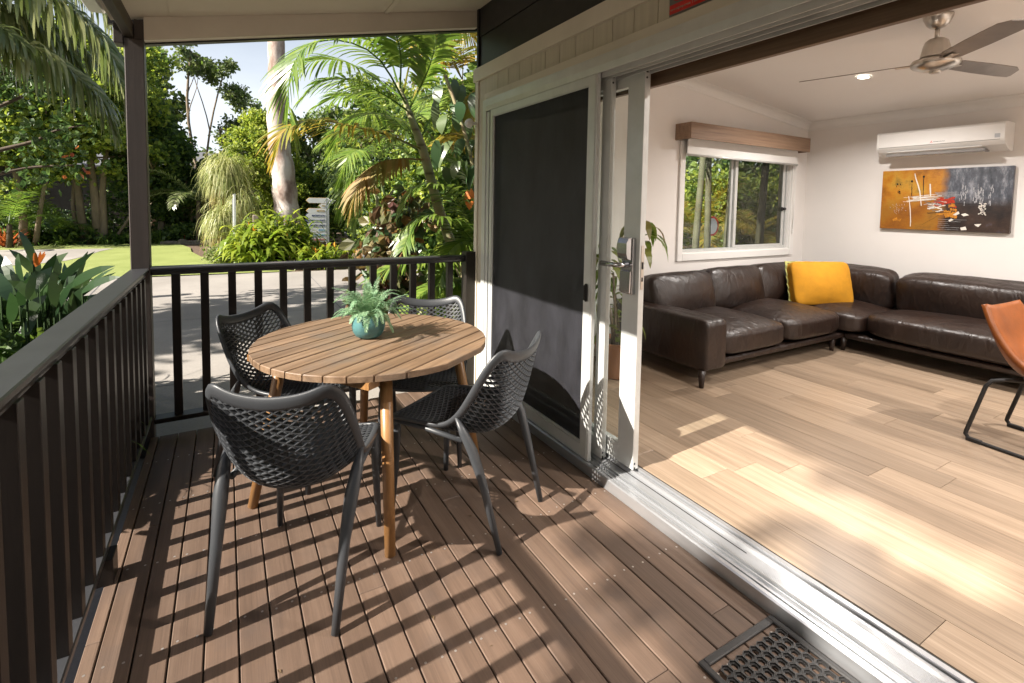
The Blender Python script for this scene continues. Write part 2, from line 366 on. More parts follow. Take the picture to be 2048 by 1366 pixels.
def copy_tree(o, parent=None):
    c = o.copy(); COL.objects.link(c); c.parent = parent
    for ch in kids(o): copy_tree(ch, c)
    return c
def rel(o, parent):
    """parent o to a thing, keeping world-space geometry (object sits at identity)"""
    o.parent = parent; o.matrix_parent_inverse = Matrix.Translation(-Vector(parent.location)); return o
def norm(a): return a/np.maximum(1e-9, np.linalg.norm(a, axis=-1, keepdims=True))

# ------------------------------------------------------------------ ground and setting
GZ = -.12
def sheet(name, poly, z, m, sub=None):
    b = MB(); b.add([(x, y, z) for x, y in poly], [tuple(range(len(poly)))]); return struct(b.build(name, m))
sheet('ground', [(-60, -40), (90, -40), (90, 90), (-60, 90)], GZ-.03, M['mulch'])
sheet('driveway', [(-.43, -6), (1.58, -6), (1.58, 3.4), (9, 3.4), (9, 11.9), (2.3, 11.55), (-1.3, 11.85), (-12, 11.9), (-12, 4.9), (-.95, 4.9), (-.95, -6)], GZ-.008, M['concrete'])
b = MB()
for (x0, y0, x1, y1) in ((-12, 7.6, 9, 7.3), (-12, 4.95, 9, 4.75), (-1.6, 4.9, -2.0, 11.9), (1.35, 3.6, 1.5, 11.6), (4.4, 3.6, 4.6, 11.8)):
    dx, dy = x1-x0, y1-y0; l = math.hypot(dx, dy); nx, ny = -dy/l*.005, dx/l*.005
    b.add([(x0+nx, y0+ny, GZ-.004), (x1+nx, y1+ny, GZ-.004), (x1-nx, y1-ny, GZ-.004), (x0-nx, y0-ny, GZ-.004)], [(0, 1, 2, 3)])
struct(b.build('driveway_joint', M['asphalt']))
def lawn_pts():
    p = [(-14, 12.02), (-1.3, 11.92), (1.3, 11.66)]
    p += [(1.0, 12.3), (.35, 13.2), (-.1, 14.3), (-.6, 15.6), (-.9, 17.2), (-1.0, 18.6), (-1.4, 20.3), (-3.5, 20.9), (-14, 21.4)]
    return p
sheet('lawn', lawn_pts(), GZ+.004, M['grass'])
pz = [at(px, py, 15) for px, py in ()]
def gp(px, py, z=GZ):
    d = fw*F + rt*(px-PX) - up*(py-PY); q = CAM + d*((z-CAM.z)/d.z); return (q.x, q.y)
sheet('path', [gp(*q) for q in ((-260, 506), (64, 499.5), (228, 497.5), (200, 503), (174, 512), (132, 522), (60, 530), (-260, 545))], GZ+.010, M['concrete'])
b = MB(); c = gp(87, 499.5); b.lathe([(0, .0), (.33, .0), (.33, -.004)], 24, (c[0], c[1]-.4, GZ+.016)); tag(b.build('drain_cover', M['concrete']), 'small round pale concrete cover set in the lawn', 'drain cover')
sheet('road', [(2.75, 11.9), (9, 11.9), (8.2, 16), (8.5, 22), (11, 34), (6.2, 34), (4.6, 22), (3.6, 16)], GZ-.002, M['asphalt'])

# deck boards
b = MB(); pitch = .0945; x = -.366-pitch+.002
joints = {0: 1.92, 1: 2.52, 4: 2.42, 5: 2.40, 9: 1.72, 12: 2.95, 14: 2.1, 16: .98, 18: .9, 19: .95, 20: 1.05}
k = 0
while x < 1.60:
    x0, x1 = x+.0025, min(x+pitch-.0025, 1.617)
    if k == 0: x0 = -.405
    js = [-1.6] + ([joints[k]] if k in joints else []) + [3.49]
    for a0, a1 in zip(js[:-1], js[1:]):
        b.bbox(x0, x1, a0+.001, a1-.001, -.023, 0, .0025)
    for yy in np.arange(-.9, 3.5, .45):
        for xx in (x0+.018, x1-.018) if x1-x0 > .06 else ((x0+x1)/2,):
            jx, jy = rng.uniform(-.003, .003), rng.uniform(-.008, .008)
            b.lathe([(.0042, .0004), (.0036, .0006), (.0017, .0002), (0, .0002)], 8, (xx+jx, yy+jy, 0), 1)
    x += pitch; k += 1
M['screw'] = mat('screw_head', (.42, .38, .35), .35, metal=.6)
struct(b.build('deck', [M['deck'], M['screw']]))
b = MB()
for yy in np.arange(-1.5, 3.5, .45): b.box(-.38, 1.6, yy-.022, yy+.022, -.10, -.0245)
b.box(-.385, -.372, -1.6, 3.47, -.11, -.0245); b.box(-.385, 1.62, 3.455, 3.468, -.118, -.0245)
o = b.build('deck_frame', M['beam']); struct(o)
b = MB(); b.box(-.36, 1.74, 3.52, 3.62, GZ-.02, GZ+.05)
struct(b.build('kerb', M['concrete']))

lf0 = None
M['litter'] = mat('dry_leaf_litter', (.10, .06, .025), .8, var=.4)
for k in range(16):
    if lf0 is None:
        b = MB(); b.add([(0, 0, .001), (.006, .010, .004), (.003, .026, .001), (-.004, .012, .003)], [(0, 1, 2, 3)]); lf0 = o = b.build('fallen_leaf', M['litter'])
    else: o = lf0.copy(); COL.objects.link(o)
    o.location = (rng.uniform(-.25, 1.5), rng.uniform(.9, 3.3), .001); o.rotation_euler = (0, 0, rng.uniform(0, 6.28)); q = rng.uniform(.35, 1.0); o.scale = (q, q, q)
    tag(o, 'tiny dry leaf fragment lying on the brown deck boards', 'leaf', 'leaf fragments on the deck')

# ------------------------------------------------------------------ railings
def rail_profile(c0, c1, z):      # moulded handrail cross-section (across, up)
    m = (c0+c1)/2
    return [(c0, z-.004), (c0+.004, z), (c1-.004, z), (c1, z-.004), (c1, z-.012), (c1-.006, z-.018), (c1-.006, z-.024),
            (c1-.012, z-.030), (c1-.016, z-.042), (c1-.016, z-.048), (c0+.016, z-.048), (c0+.016, z-.042), (c0+.012, z-.030),
            (c0+.006, z-.024), (c0+.006, z-.018), (c0, z-.012)]
LR = thing('railing', 'dark brown timber railing along the left side of the deck, garden plants behind it', 'railing', (-.43, .8, 0), group='deck railings')
b = MB(); b.prism(rail_profile(-.480, -.392, 1.0), lambda a, z: (a, -1.2, z), lambda a, z: (a, 3.50, z))
rel(b.build('handrail', M['railtop']), LR)
b = MB(); b.bbox(-.452, -.396, -1.2, 3.5, .098, .125, .004); rel(b.build('bottom_rail', M['railtop']), LR)
b = MB(); b.bbox(-.022, .022, -.021, .021, -1.0, 0, .0015); bal = b.build('baluster', M['rail'])
used = False
def baluster(parent, x, y, z, sz=1):
    global used
    q = bal if not used else bal.copy()
    if used: COL.objects.link(q)
    used = True
    q.parent = parent; q.location = (x-parent.location.x, y-parent.location.y, z-parent.location.z); q.scale = (1, 1, sz)
for k in range(-15, 14):
    baluster(LR, -.4215, 1.433+.022+.1483*k, .953, .828)
b = MB(); b.bbox(-.446, -.376, 2.19, 2.28, .0005, .0975, .003); rel(b.build('support_block', M['rail']), LR)
FR = thing('railing', 'dark brown timber railing across the far end of the deck, in front of the driveway', 'railing', (.6, 3.55, 0), group='deck railings')
b = MB(); b.prism(rail_profile(3.498, 3.59, 1.004), lambda a, z: (-.386, a, z), lambda a, z: (1.63, a-.03, z))
rel(b.build('handrail', M['railtop']), FR)
b = MB(); b.bbox(-.386, 1.64, 3.495, 3.585, .072, .100, .003); rel(b.build('bottom_rail', M['rail']), FR)
for k in range(13):
    baluster(FR, -.268+.1472*k, 3.548-.0015*k, .956, .855)
b = MB(); b.bbox(1.60, 1.684, 3.44, 3.53, -.02, 1.035, .004); rel(b.build('end_post', M['rail']), FR)

# ------------------------------------------------------------------ veranda roof, post, beam
def sof(x): return 2.42 + .222*(x+.385)
VR = thing('veranda', 'veranda with pale sloping soffit carried on a dark timber corner post', 'veranda', (-.43, 3.54, 0))
b = MB(); b.bbox(-.478, -.388, 3.5015, 3.591, -.12, 2.30, .004)
b.bbox(-.432, -.388, 3.5015, 3.591, 2.30, 2.405, .003)
rel(b.build('post', M['post']), VR)
b = MB(); b.bbox(-.478, -.434, -3, 3.58, 2.302, 2.385, .003); rel(b.build('beam', M['beam']), VR)
b = MB(); b.bbox(-.525, -.481, 3.50, 3.60, 2.262, 2.37, .003); rel(b.build('beam_end', M['post']), VR)
b = MB()
def slab(x0, x1, y0, y1, t0, t1, mi=0):
    b.add([(x0, y0, sof(x0)+t0), (x1, y0, sof(x1)+t0), (x1, y1, sof(x1)+t0), (x0, y1, sof(x0)+t0),
           (x0, y0, sof(x0)+t1), (x1, y0, sof(x1)+t1), (x1, y1, sof(x1)+t1), (x0, y1, sof(x0)+t1)],
          [(0, 3, 2, 1), (4, 5, 6, 7), (0, 1, 5, 4), (1, 2, 6, 5), (2, 3, 7, 6), (3, 0, 4, 7)], mi)
slab(-.54, 2.0, -3, 3.55, .006, .10)
slab(-.255, .985, -3, 3.498, 0, .0055); slab(.992, 1.70, -3, 3.498, 0, .0055)
rel(b.build('soffit', M['soffit']), VR)
b = MB(); slab(-.386, 1.70, 3.50, 3.552, -.125, .005); rel(b.build('barge_board', M['trim']), VR)
b = MB(); slab(-.386, 2.0, 3.553, 3.60, -.135, .11); slab(-.56, -.388, 3.5925, 3.62, .0, .11); rel(b.build('barge_cap', M['darkpanel']), VR)
b = MB(); b.box(.975, 1.002, -3, 3.49, sof(.985)-.008, sof(.985)-.001); rel(b.build('cover_strip', M['soffit']), VR)
b = MB(); b.prism([(-.541, 2.50), (-.541, 2.425), (-.56, 2.405), (-.62, 2.405), (-.64, 2.43), (-.645, 2.52), (-.635, 2.52), (-.630, 2.435), (-.615, 2.415), (-.562, 2.415), (-.551, 2.43), (-.551, 2.50)],
             lambda a, z: (a, -3, z), lambda a, z: (a, 3.50, z)); rel(b.build('gutter', M['alu']), VR)
b = MB(); slab(-.6, 6.1, -3, 3.55, .11, .14); rel(b.build('roof_sheet', M['darkpanel']), VR)

# ------------------------------------------------------------------ cabin outside wall
CB = thing('cabin', 'cream clad cabin wall with dark panel band above the sliding door', 'cabin', (1.72, 3.3, 0))
XW = 1.69
b = MB(); z0, z1 = 2.155, 2.40
yy = 3.475; cuts = [3.475, 3.415]
while yy > -3: yy -= .148; cuts.append(yy-.02)
cuts = [3.476, 3.432] + [3.43-.002-.148*k for k in range(1, 44)]
prev = 3.43
b.box(XW, XW+.03, prev+.003, 3.476, -.1, z1)
b.box(XW+.0008, XW+.03, 3.262, prev-.001, -.1, z1)      # beside the door frame
yy = 3.29
while yy > -3:
    b.box(XW, XW+.03, yy-.1475, yy-.003, 2.09, z1); yy -= .150
b.box(XW+.004, XW+.045, -3, 3.474, 2.10, z1)
rel(b.build('cladding', M['clad']), CB)
b = MB(); b.bbox(XW-.020, XW+.03, -3, 3.505, 2.338, 2.435, .002); b.bbox(XW-.012, XW+.02, 3.432, 3.480, -.1, 2.337, .002)
b.bbox(XW-.035, XW+.02, 3.245, 3.278, -.05, 2.150, .002); b.bbox(XW-.035, XW+.02, -3, 3.278, 2.1505, 2.208, .002)
rel(b.build('trim', M['trim']), CB)
b = MB()
b.box(XW+.012, XW+.05, -3, 3.452, 2.436, 2.668); b.box(XW+.006, XW+.05, -3, 3.452, 2.672, 3.2)
b.box(XW-.004, XW+.05, 3.454, 3.480, 2.4355, 3.2)
rel(b.build('dark_panel', M['darkpanel']), CB)
b = MB(); b.box(1.75, 5.95, 3.42, 3.46, -.1, .93); b.box(1.75, 3.79, 3.42, 3.46, .93, 1.97); b.box(5.60, 5.95, 3.42, 3.46, .93, 1.97)
b.box(1.75, 5.95, 3.42, 3.46, 1.97, 3.2); b.box(5.95, 5.99, -3, 3.46, -.1, 3.0); b.box(1.60, 5.99, -3.04, -3.0, -.1, 3.2)
rel(b.build('outer_wall', M['clad']), CB)
# plate above the door
SG = thing('builder_plate', 'small grey and red plate with red letters above the sliding door', 'plate', (XW-.004, 1.46, 2.29))
b = MB(); b.bbox(-.004, .0, -.108, .108, -.065, .10, .001); b.build('plate', M['bevelgrey'] if 'bevelgrey' in M else mat('plate_grey', (.16, .15, .14), .4), SG)
M['signred'] = mat('sign_red', (.62, .02, .015), .4)
b = MB(); b.box(-.0055, -.0045, -.104, .104, -.058, -.020); b.build('red_band', M['signred'], SG)
def text(name, body, size, m, parent, loc, rot, depth=.0008, align='LEFT', sx=1):
    cu = bpy.data.curves.new(name, 'FONT'); cu.body = body; cu.size = size; cu.extrude = depth; cu.align_x = align; cu.offset = size*.012
    t = bpy.data.objects.new(name, cu); COL.objects.link(t)
    dg = bpy.context.evaluated_depsgraph_get(); me = bpy.data.meshes.new_from_object(t.evaluated_get(dg))
    bpy.data.objects.remove(t); o = bpy.data.objects.new(name, me); COL.objects.link(o)
    me.materials.clear(); me.materials.append(m)
    o.parent = parent; o.location = loc; o.rotation_euler = rot; o.scale = (sx, 1, 1); return o
RX = (R_(90), 0, R_(-90))        # facing -x, reading towards -y
text('lettering', 'UNi', .12, M['signred'], SG, (-.0060, .098, -.008), RX, sx=1.0)
text('lettering', 'www.unigroup.com.au  T 1800 000 000', .0145, mat('plate_pale', (.55, .35, .3), .5), SG, (-.0062, .098, -.045), RX, sx=.8)
WL = thing('wall_light', 'small round white wall light at the corner of the cabin', 'wall light', (XW-.012, 3.455, 2.02))
b = MB(); b.lathe([(0, -.034), (.016, -.032), (.029, -.022), (.036, -.006), (.037, .006), (.033, .014), (.02, .02), (0, .021)], 20)
o = b.build('globe', M['whitepaint'], WL); o.rotation_euler = (0, R_(90), 0); o.location = (-.05, .02, 0)
b = MB(); b.tube([(0, 0, 0), (-.045, .015, 0)], .012, 8); b.build('bracket', M['whitepaint'], WL)

# ------------------------------------------------------------------ sliding door
SD = thing('sliding_door', 'wide white framed sliding door pushed open, with dark insect screen leaf', 'sliding door', (1.70, 2.5, 0))
Y0, Y1 = -1.9, 3.243
b = MB()
prof = [(1.617, -.02), (1.617, .050), (1.622, .056), (1.638, .056), (1.638, .050), (1.642, .050), (1.642, .060), (1.650, .060), (1.650, .056), (1.664, .056), (1.664, .066), (1.668, .066), (1.668, .060), (1.676, .060), (1.676, .072)]
xx = 1.680
while xx < 1.738: prof += [(xx, .0745), (xx+.0028, .0745), (xx+.0033, .0725), (xx+.0057, .0725)]; xx += .006
prof += [(1.742, .075), (1.748, .084), (1.762, .084), (1.762, .060), (1.768, .060), (1.768, .094), (1.785, .096), (1.792, .088), (1.800, .088), (1.800, -.02)]
b.prism(prof, lambda a, z: (a, Y0, z), lambda a, z: (a, Y1, z)); o = rel(b.build('sill', M['alutrack']), SD)
b = MB(); b.box(1.7605, 1.7695, Y0, Y1, .0605, .0635); b.box(1.787, 1.7995, Y0, Y1, .0885, .090); b.box(1.7195, 1.7235, 1.12, Y1, .0746, .0757)
rel(b.build('sill_groove', M['black']), SD)
b = MB()      # jamb and head
b.box(1.625, 1.795, 3.190, 3.243, .05, 2.148)
b.box(1.632, 1.640, 3.150, 3.190, .06, 2.06); b.box(1.668, 1.676, 3.14, 3.190, .06, 2.06); b.box(1.715, 1.723, 3.14, 3.190, .07, 2.06)
b.prism([(1.620, 2.100), (1.620, 2.149), (1.795, 2.149), (1.795, 2.065), (1.782, 2.065), (1.782, 2.052), (1.765, 2.052), (1.765, 2.035), (1.757, 2.035), (1.757, 2.062), (1.728, 2.062), (1.728, 2.040), (1.722, 2.040), (1.722, 2.062),
         (1.690, 2.062), (1.690, 2.044), (1.684, 2.044), (1.684, 2.072), (1.665, 2.072), (1.665, 2.05), (1.659, 2.05), (1.659, 2.08), (1.632, 2.08), (1.632, 2.068), (1.626, 2.068)],
        lambda a, z: (a, Y0, z), lambda a, z: (a, 3.1895, z))
rel(b.build('door_frame', M['alu']), SD)
b = MB(); b.box(1.7285, 1.7565, Y0, 3.18, 2.058, 2.0615); b.box(1.7655, 1.7815, Y0, 3.18, 2.0475, 2.0515); b.box(1.6905, 1.7215, .95, 3.18, 2.058, 2.0615)
rel(b.build('head_groove', M['black']), SD)
def leaf(x0, x1, ya, yb, zb, zt, sw, bw, tw, sw2=None):
    b = MB(); sw2 = sw2 or sw
    b.bbox(x0, x1, ya, ya+sw, zb, zt, .002); b.bbox(x0, x1, yb-sw2, yb, zb, zt, .002)
    b.bbox(x0+.002, x1-.002, ya+sw, yb-sw2, zb, zb+bw, .001); b.bbox(x0+.002, x1-.002, ya+sw, yb-sw2, zt-tw, zt, .001)
    return b
# screen
b = leaf(1.632, 1.656, 1.975, 3.135, .058, 2.078, .072, .085, .062, .055)
b.box(1.628, 1.6315, 1.985, 2.036, .07, 2.066); b.box(1.628, 1.6315, 3.092, 3.126, .07, 2.066); b.box(1.6285, 1.6318, 2.0362, 3.0918, .070, .13); b.box(1.6285, 1.6318, 2.0362, 3.0918, 2.022, 2.066)
scr = rel(b.build('screen_panel', M['alu']), SD)
b = MB(); b.add([(1.641, 2.046, .14), (1.641, 3.082, .14), (1.641, 3.082, 2.018), (1.641, 2.046, 2.018)], [(0, 1, 2, 3)]); rel_ = b.build('screen_mesh', M['mesh']); rel_.parent = scr
b = MB(); b.bbox(1.612, 1.627, 2.000, 2.018, .905, 1.000, .006); b.bbox(1.604, 1.6125, 2.003, 2.015, .912, .993, .004); o = b.build('pull_handle', M['blackplastic']); o.parent = scr
M['glass'] = glassmat('clear_glass', (.90, .93, .92))
def glass_leaf(x0, x1, ya, yb, zb, zt, sw):
    g = rel(leaf(x0, x1, ya, yb, zb, zt, sw, .095, .06, .06).build('glass_panel', M['alu']), SD)
    xm = (x0+x1)/2
    b = MB(); b.box(xm-.003, xm+.003, ya+sw-.005, yb-.055, zb+.09, zt-.055); o = b.build('glass', M['glass']); o.parent = g
    b = MB()
    for z in (zb+.03, zt-.035):
        b.lathe([(.0055, 0), (.0055, .0008), (0, .0008)], 10, (0, 0, 0)); n0 = len(b.v)-30
        for i in range(n0, len(b.v)):
            vx, vy, vz = b.v[i]; b.v[i] = (xm-.006+vx, ya-vz-.0002, z+vy)
    b.box(xm-.010, xm-.002, ya-.001, ya+.004, zb-.004, zb+.012); b.box(xm-.012, xm+.002, ya-.001, ya+.004, zt-.012, zt+.002)
    o = b.build('screw_hole', M['black']); o.parent = g
    return g
glass_leaf(1.690, 1.722, 1.935, 3.14, .078, 2.058, .065)
gb = glass_leaf(1.729, 1.766, 1.745, 3.17, .098, 2.050, .112)
# lock on the leading stile (stile spans y 1.745-1.857, outer face x 1.729)
b = MB()
def lockhalf(x0, s):
    P = [(1.768, .975), (1.842, .975), (1.846, 1.00), (1.846, 1.095), (1.838, 1.10), (1.838, 1.13), (1.846, 1.145), (1.846, 1.235), (1.838, 1.252), (1.776, 1.252), (1.768, 1.245)]
    b.prism(P, lambda y, z: (x0, y, z), lambda y, z: (x0+s*.022, y, z))
lockhalf(1.7285, -1)
b.prism([(1.706, 1.140), (1.680, 1.150), (1.672, 1.175), (1.672, 1.225), (1.684, 1.248), (1.706, 1.252)], lambda x, z: (x, 1.774, z), lambda x, z: (x, 1.840, z))
b.prism([(1.706, 1.090), (1.697, 1.086), (1.694, .985), (1.706, .978)], lambda x, z: (x, 1.772, z), lambda x, z: (x, 1.842, z))
o = b.build('lock', M['steel2']); o.parent = gb
b = MB(); b.tube([(1.706, 1.800, 1.118), (1.662, 1.800, 1.118), (1.650, 1.806, 1.118), (1.646, 1.822, 1.118), (1.646, 1.925, 1.116)], [.013, .012, .012, .012, .0135], 10)
b.tube([(1.767, 1.800, 1.118), (1.80, 1.800, 1.118), (1.812, 1.806, 1.118), (1.814, 1.82, 1.118), (1.814, 1.91, 1.118)], [.011]*5, 10)
b.box(1.7665, 1.775, 1.775, 1.835, 1.03, 1.20)
o = b.build('lever', M['steel2']); o.parent = gb
b = MB(); b.box(1.740, 1.758, 1.7425, 1.7448, 1.00, 1.215); o = b.build('latch_plate', M['steel']); o.parent = gb
b = MB(); b.box(1.745, 1.753, 1.7405, 1.7423, 1.04, 1.06); b.box(1.745, 1.753, 1.7395, 1.7423, 1.10, 1.135); o = b.build('latch_bolt', M['black']); o.parent = gb

# ------------------------------------------------------------------ room
FZ = .092; XA, YA = 5.90, 3.32; XI = 1.80
def cz(x): return 2.40 + .107*(5.9-x)
b = MB(); widths = .187; x = XI+.001; row = 0
while x < XA:
    x1 = min(x+widths, XA); yy = -3 - rng.uniform(0, 1.2)
    while yy < YA:
        L = 1.25; y1 = min(yy+L, YA)
        if y1 > -3: b.bbox(x+.0006, x1-.0006, max(yy, -3)+.0008, y1-.0008, FZ-.012, FZ, .0009)
        yy += L
    x = x1; row += 1
struct(b.build('floor', M['floor']))
b = MB(); b.box(XI, XA, -3, YA, -.1, FZ-.0125); struct(b.build('floor_base', M['black']))
b = MB(); ax0, ax1, az0, az1 = 3.835, 5.60, .958, 1.96
yb = YA+.095
b.box(XI, ax0, YA, yb, FZ-.02, 3.0); b.box(ax1, XA+.1, YA, yb, FZ-.02, 3.0); b.box(ax0, ax1, YA, yb, FZ-.02, az0); b.box(ax0, ax1, YA, yb, az1, 3.0)
struct(b.build('wall_left', M['wall']))
b = MB(); b.box(XA, XA+.045, -3, YA, FZ-.02, 3.0); struct(b.build('wall_back', M['wall']))
b = MB(); b.box(XI, XA, -3.0, -2.95, FZ-.02, 3.0); struct(b.build('wall_right', M['wall']))
b = MB(); b.box(1.7455, 1.84, -3, YA, 2.1495, 3.0); b.box(1.797, 1.84, 3.15, YA, FZ, 2.149); b.box(1.70, 1.84, -3, Y0, -.02, 2.149)
struct(b.build('wall_front', M['wall']))
b = MB(); b.add([(XI-.02, -3, cz(XI-.02)), (XA+.05, -3, cz(XA+.05)), (XA+.05, YA+.05, cz(XA+.05)), (XI-.02, YA+.05, cz(XI-.02))], [(0, 1, 2, 3)])
b.add([(XI-.02, -3, cz(XI-.02)+.02), (XA+.05, -3, cz(XA+.05)+.02), (XA+.05, YA+.05, cz(XA+.05)+.02), (XI-.02, YA+.05, cz(XI-.02)+.02)], [(0, 1, 2, 3)])
struct(b.build('ceiling', M['ceiling']))
def cove(s0=0, k=.085):   # (out from wall, down from ceiling)
    p = [(0, -.002), (0, -k), (.006, -k), (.010, -k+.008)]
    for i in range(7):
        a = i/6*math.pi/2; p.append((.010+(k-.022)*(1-math.cos(a)), -k+.010+(k-.022)*math.sin(a)))
    p += [(k-.006, -.010), (k, -.006), (k, -.002)]; return p
b = MB(); P = cove()
b.prism(P, lambda a, z: (XI, YA-a, cz(XI)+z), lambda a, z: (XA, YA-a, cz(XA)+z))
b.prism(P, lambda a, z: (XA-a, -3, cz(XA-a)+z), lambda a, z: (XA-a, YA, cz(XA-a)+z))
struct(b.build('cornice', M['white']))
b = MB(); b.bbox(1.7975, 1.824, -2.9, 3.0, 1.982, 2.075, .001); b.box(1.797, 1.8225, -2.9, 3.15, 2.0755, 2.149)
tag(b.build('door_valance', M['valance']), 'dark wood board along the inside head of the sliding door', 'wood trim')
# skirting
b = MB(); b.bbox(1.85, XA-.013, YA-.012, YA-.0005, FZ, FZ+.07, .002); b.bbox(XA-.012, XA-.0005, -2.9, YA-.013, FZ, FZ+.07, .002); struct(b.build('skirting', M['white']))

# window
WN = thing('window', 'white sliding window in the side wall looking out to palms', 'window', (4.7, YA, .9))
b = MB()
b.bbox(3.765, 3.834, YA-.022, YA-.0005, .885, 2.04, .003); b.bbox(5.60, 5.672, YA-.022, YA-.0005, .885, 2.04, .003); b.bbox(3.8345, 5.5995, YA-.0215, YA-.0005, .8855, .957, .003)
b.box(3.8345, 3.842, YA-.0005, YA+.10, .958, 1.96); b.box(5.592, 5.5995, YA-.0005, YA+.10, .958, 1.96); b.box(3.842, 5.592, YA-.0005, YA+.10, .9575, .965)
rel(b.build('architrave', M['white']), WN)
b = MB()
b.bbox(3.843, 3.872, YA+.02, YA+.085, .966, 1.958, .002); b.bbox(5.560, 5.591, YA+.02, YA+.085, .966, 1.958, .002); b.bbox(3.8725, 5.5595, YA+.022, YA+.085, .966, .992, .002); b.bbox(3.8725, 5.5595, YA+.022, YA+.085, 1.93, 1.958, .002)
b.bbox(4.655, 4.698, YA+.028, YA+.052, .993, 1.929, .003); b.bbox(5.505, 5.545, YA+.028, YA+.052, .993, 1.929, .003); b.bbox(4.6985, 5.5045, YA+.0285, YA+.052, .993, 1.015, .002)
b.bbox(4.625, 4.665, YA+.056, YA+.08, .993, 1.929, .003)
rel(b.build('frame', M['alu']), WN)
b = MB(); b.box(3.872, 4.64, YA+.066, YA+.070, .992, 1.93); rel(b.build('pane', glassmat('window_glass', (.86, .88, .86))), WN)
b = MB(); b.box(4.70, 5.505, YA+.038, YA+.042, 1.014, 1.93); rel(b.build('pane', glassmat('window_glass_screened', (.52, .52, .50))), WN)
b = MB(); b.bbox(5.478, 5.506, YA+.014, YA+.030, 1.385, 1.43, .003); b.tube([(5.50, YA+.02, 1.41), (5.525, YA+.01, 1.41), (5.545, YA+.012, 1.41)], [.012, .018, .012], 8); rel(b.build('latch', M['blackplastic']), WN)
RB = thing('roller_blind', 'white roller blind part lowered under a brown wood pelmet box', 'blind', (4.65, YA-.1, 2.1))
b = MB()
b.bbox(3.70, 5.625, YA-.185, YA-.167, 2.040, 2.190, .0015); b.bbox(3.70, 3.718, YA-.1665, YA-.001, 2.040, 2.190, .001); b.bbox(5.607, 5.625, YA-.1665, YA-.001, 2.040, 2.190, .001); b.box(3.7185, 5.6065, YA-.1665, YA-.001, 2.175, 2.189)
rel(b.build('pelmet', M['pelmet']), RB)
b = MB(); b.box(3.79, 5.585, YA-.075, YA-.073, 1.915, 2.15); rel(b.build('fabric', M['blind']), RB)
b = MB(); b.tube([(3.785, YA-.074, 1.905), (5.59, YA-.074, 1.905)], .011, 8); rel(b.build('bottom_bar', M['alu']), RB)
b = MB(); b.tube([(5.60, YA-.06, 2.1), (5.61, YA-.05, 1.5), (5.612, YA-.04, 1.16)], .0018, 5); b.tube([(5.60, YA-.045, 2.1), (5.605, YA-.04, 1.5), (5.61, YA-.04, 1.16)], .0018, 5); b.tube([(5.61, YA-.04, 1.18), (5.622, YA-.04, 1.15), (5.605, YA-.04, 1.13)], .004, 6)
rel(b.build('chain', M['white']), RB)

# ------------------------------------------------------------------ outdoor table
TC = (.62, 2.39); TZ = .74; TR = .545
TB = thing('outdoor_table', 'round slatted teak table with four round legs, in the middle of the deck', 'table', (TC[0], TC[1], 0))
sdir = math.atan2(.54, .84)
b = MB(); pt = .081; off = .036
for k in range(-8, 8):
    a0, a1 = off+k*pt+.003, off+(k+1)*pt-.003
    if a0 < -TR: a0 = -TR+.003
    if a1 > TR: a1 = TR-.003
    if a1-a0 < .01: continue
    poly = []
    ss = np.linspace(a0, a1, 6)
    right = [(math.sqrt(max(0, TR**2-a*a)), a) for a in ss]; left = [(-p[0], p[1]) for p in right[::-1]]
    ring = right+left; n = len(ring); c = .003
    cx_, cy_ = 0, (a0+a1)/2
    def ins(p, c): return (p[0]-math.copysign(c, p[0]), p[1]+(c if p[1] < cy_ else -c)*(1 if abs(p[1]-cy_) > .6*(a1-a0)/2 else 0))
    top = [ins(p, c) for p in ring]
    vs = [(p[0], p[1], TZ-.026) for p in ring]+[(p[0], p[1], TZ-c) for p in ring]+[(p[0], p[1], TZ) for p in top]
    fs = [tuple(range(n-1, -1, -1)), tuple(range(2*n, 3*n))]
    for i in range(n):
        j = (i+1) % n; fs += [(i, j, n+j, n+i), (n+i, n+j, 2*n+j, 2*n+i)]
    b.add(vs, fs)
o = b.build('tabletop', M['teak'], TB); o.rotation_euler = (0, 0, sdir)
b = MB(); b.box(-.03, .03, -.47, .47, TZ-.056, TZ-.027); b.box(-.42, -.36, -.36, .36, TZ-.056, TZ-.027); b.box(.36, .42, -.36, .36, TZ-.056, TZ-.027)
o = b.build('underframe', M['teakleg'], TB); o.rotation_euler = (0, 0, sdir)
lg = None
for k in range(4):
    if lg is None:
        b = MB(); b.tube([(.405, 0, TZ-.03), (.54, 0, .004)], [.027, .0215], 16); lg = o = b.build('leg', M['teakleg'], TB)
    else: o = lg.copy(); COL.objects.link(o)
    o.rotation_euler = (0, 0, R_(-98+90*k))

# ------------------------------------------------------------------ lattice chairs
def catmull(P, n):
    P = [np.array(p, float) for p in P]; P = [2*P[0]-P[1]]+P+[2*P[-1]-P[-2]]; out = []
    for i in range(1, len(P)-2):
        for k in range(n):
            t = k/n; p0, p1, p2, p3 = P[i-1:i+3]
            out.append(.5*((2*p1)+(-p0+p2)*t+(2*p0-5*p1+4*p2-p3)*t*t+(-p0+3*p1-3*p2+p3)*t**3))
    out.append(P[-2]); return np.array(out)
def resample(P, n):
    d = np.r_[0, np.cumsum(np.linalg.norm(np.diff(P, axis=0), axis=1))]; t = np.linspace(0, d[-1], n)
    return np.stack([np.interp(t, d, P[:, k]) for k in range(3)], 1)
NV = 61
CEN = resample(catmull([(0, .305, .432), (0, .20, .435), (0, .08, .418), (0, -.05, .408), (0, -.15, .425), (0, -.215, .49), (0, -.248, .585), (0, -.268, .68), (0, -.288, .775)], 12), NV)
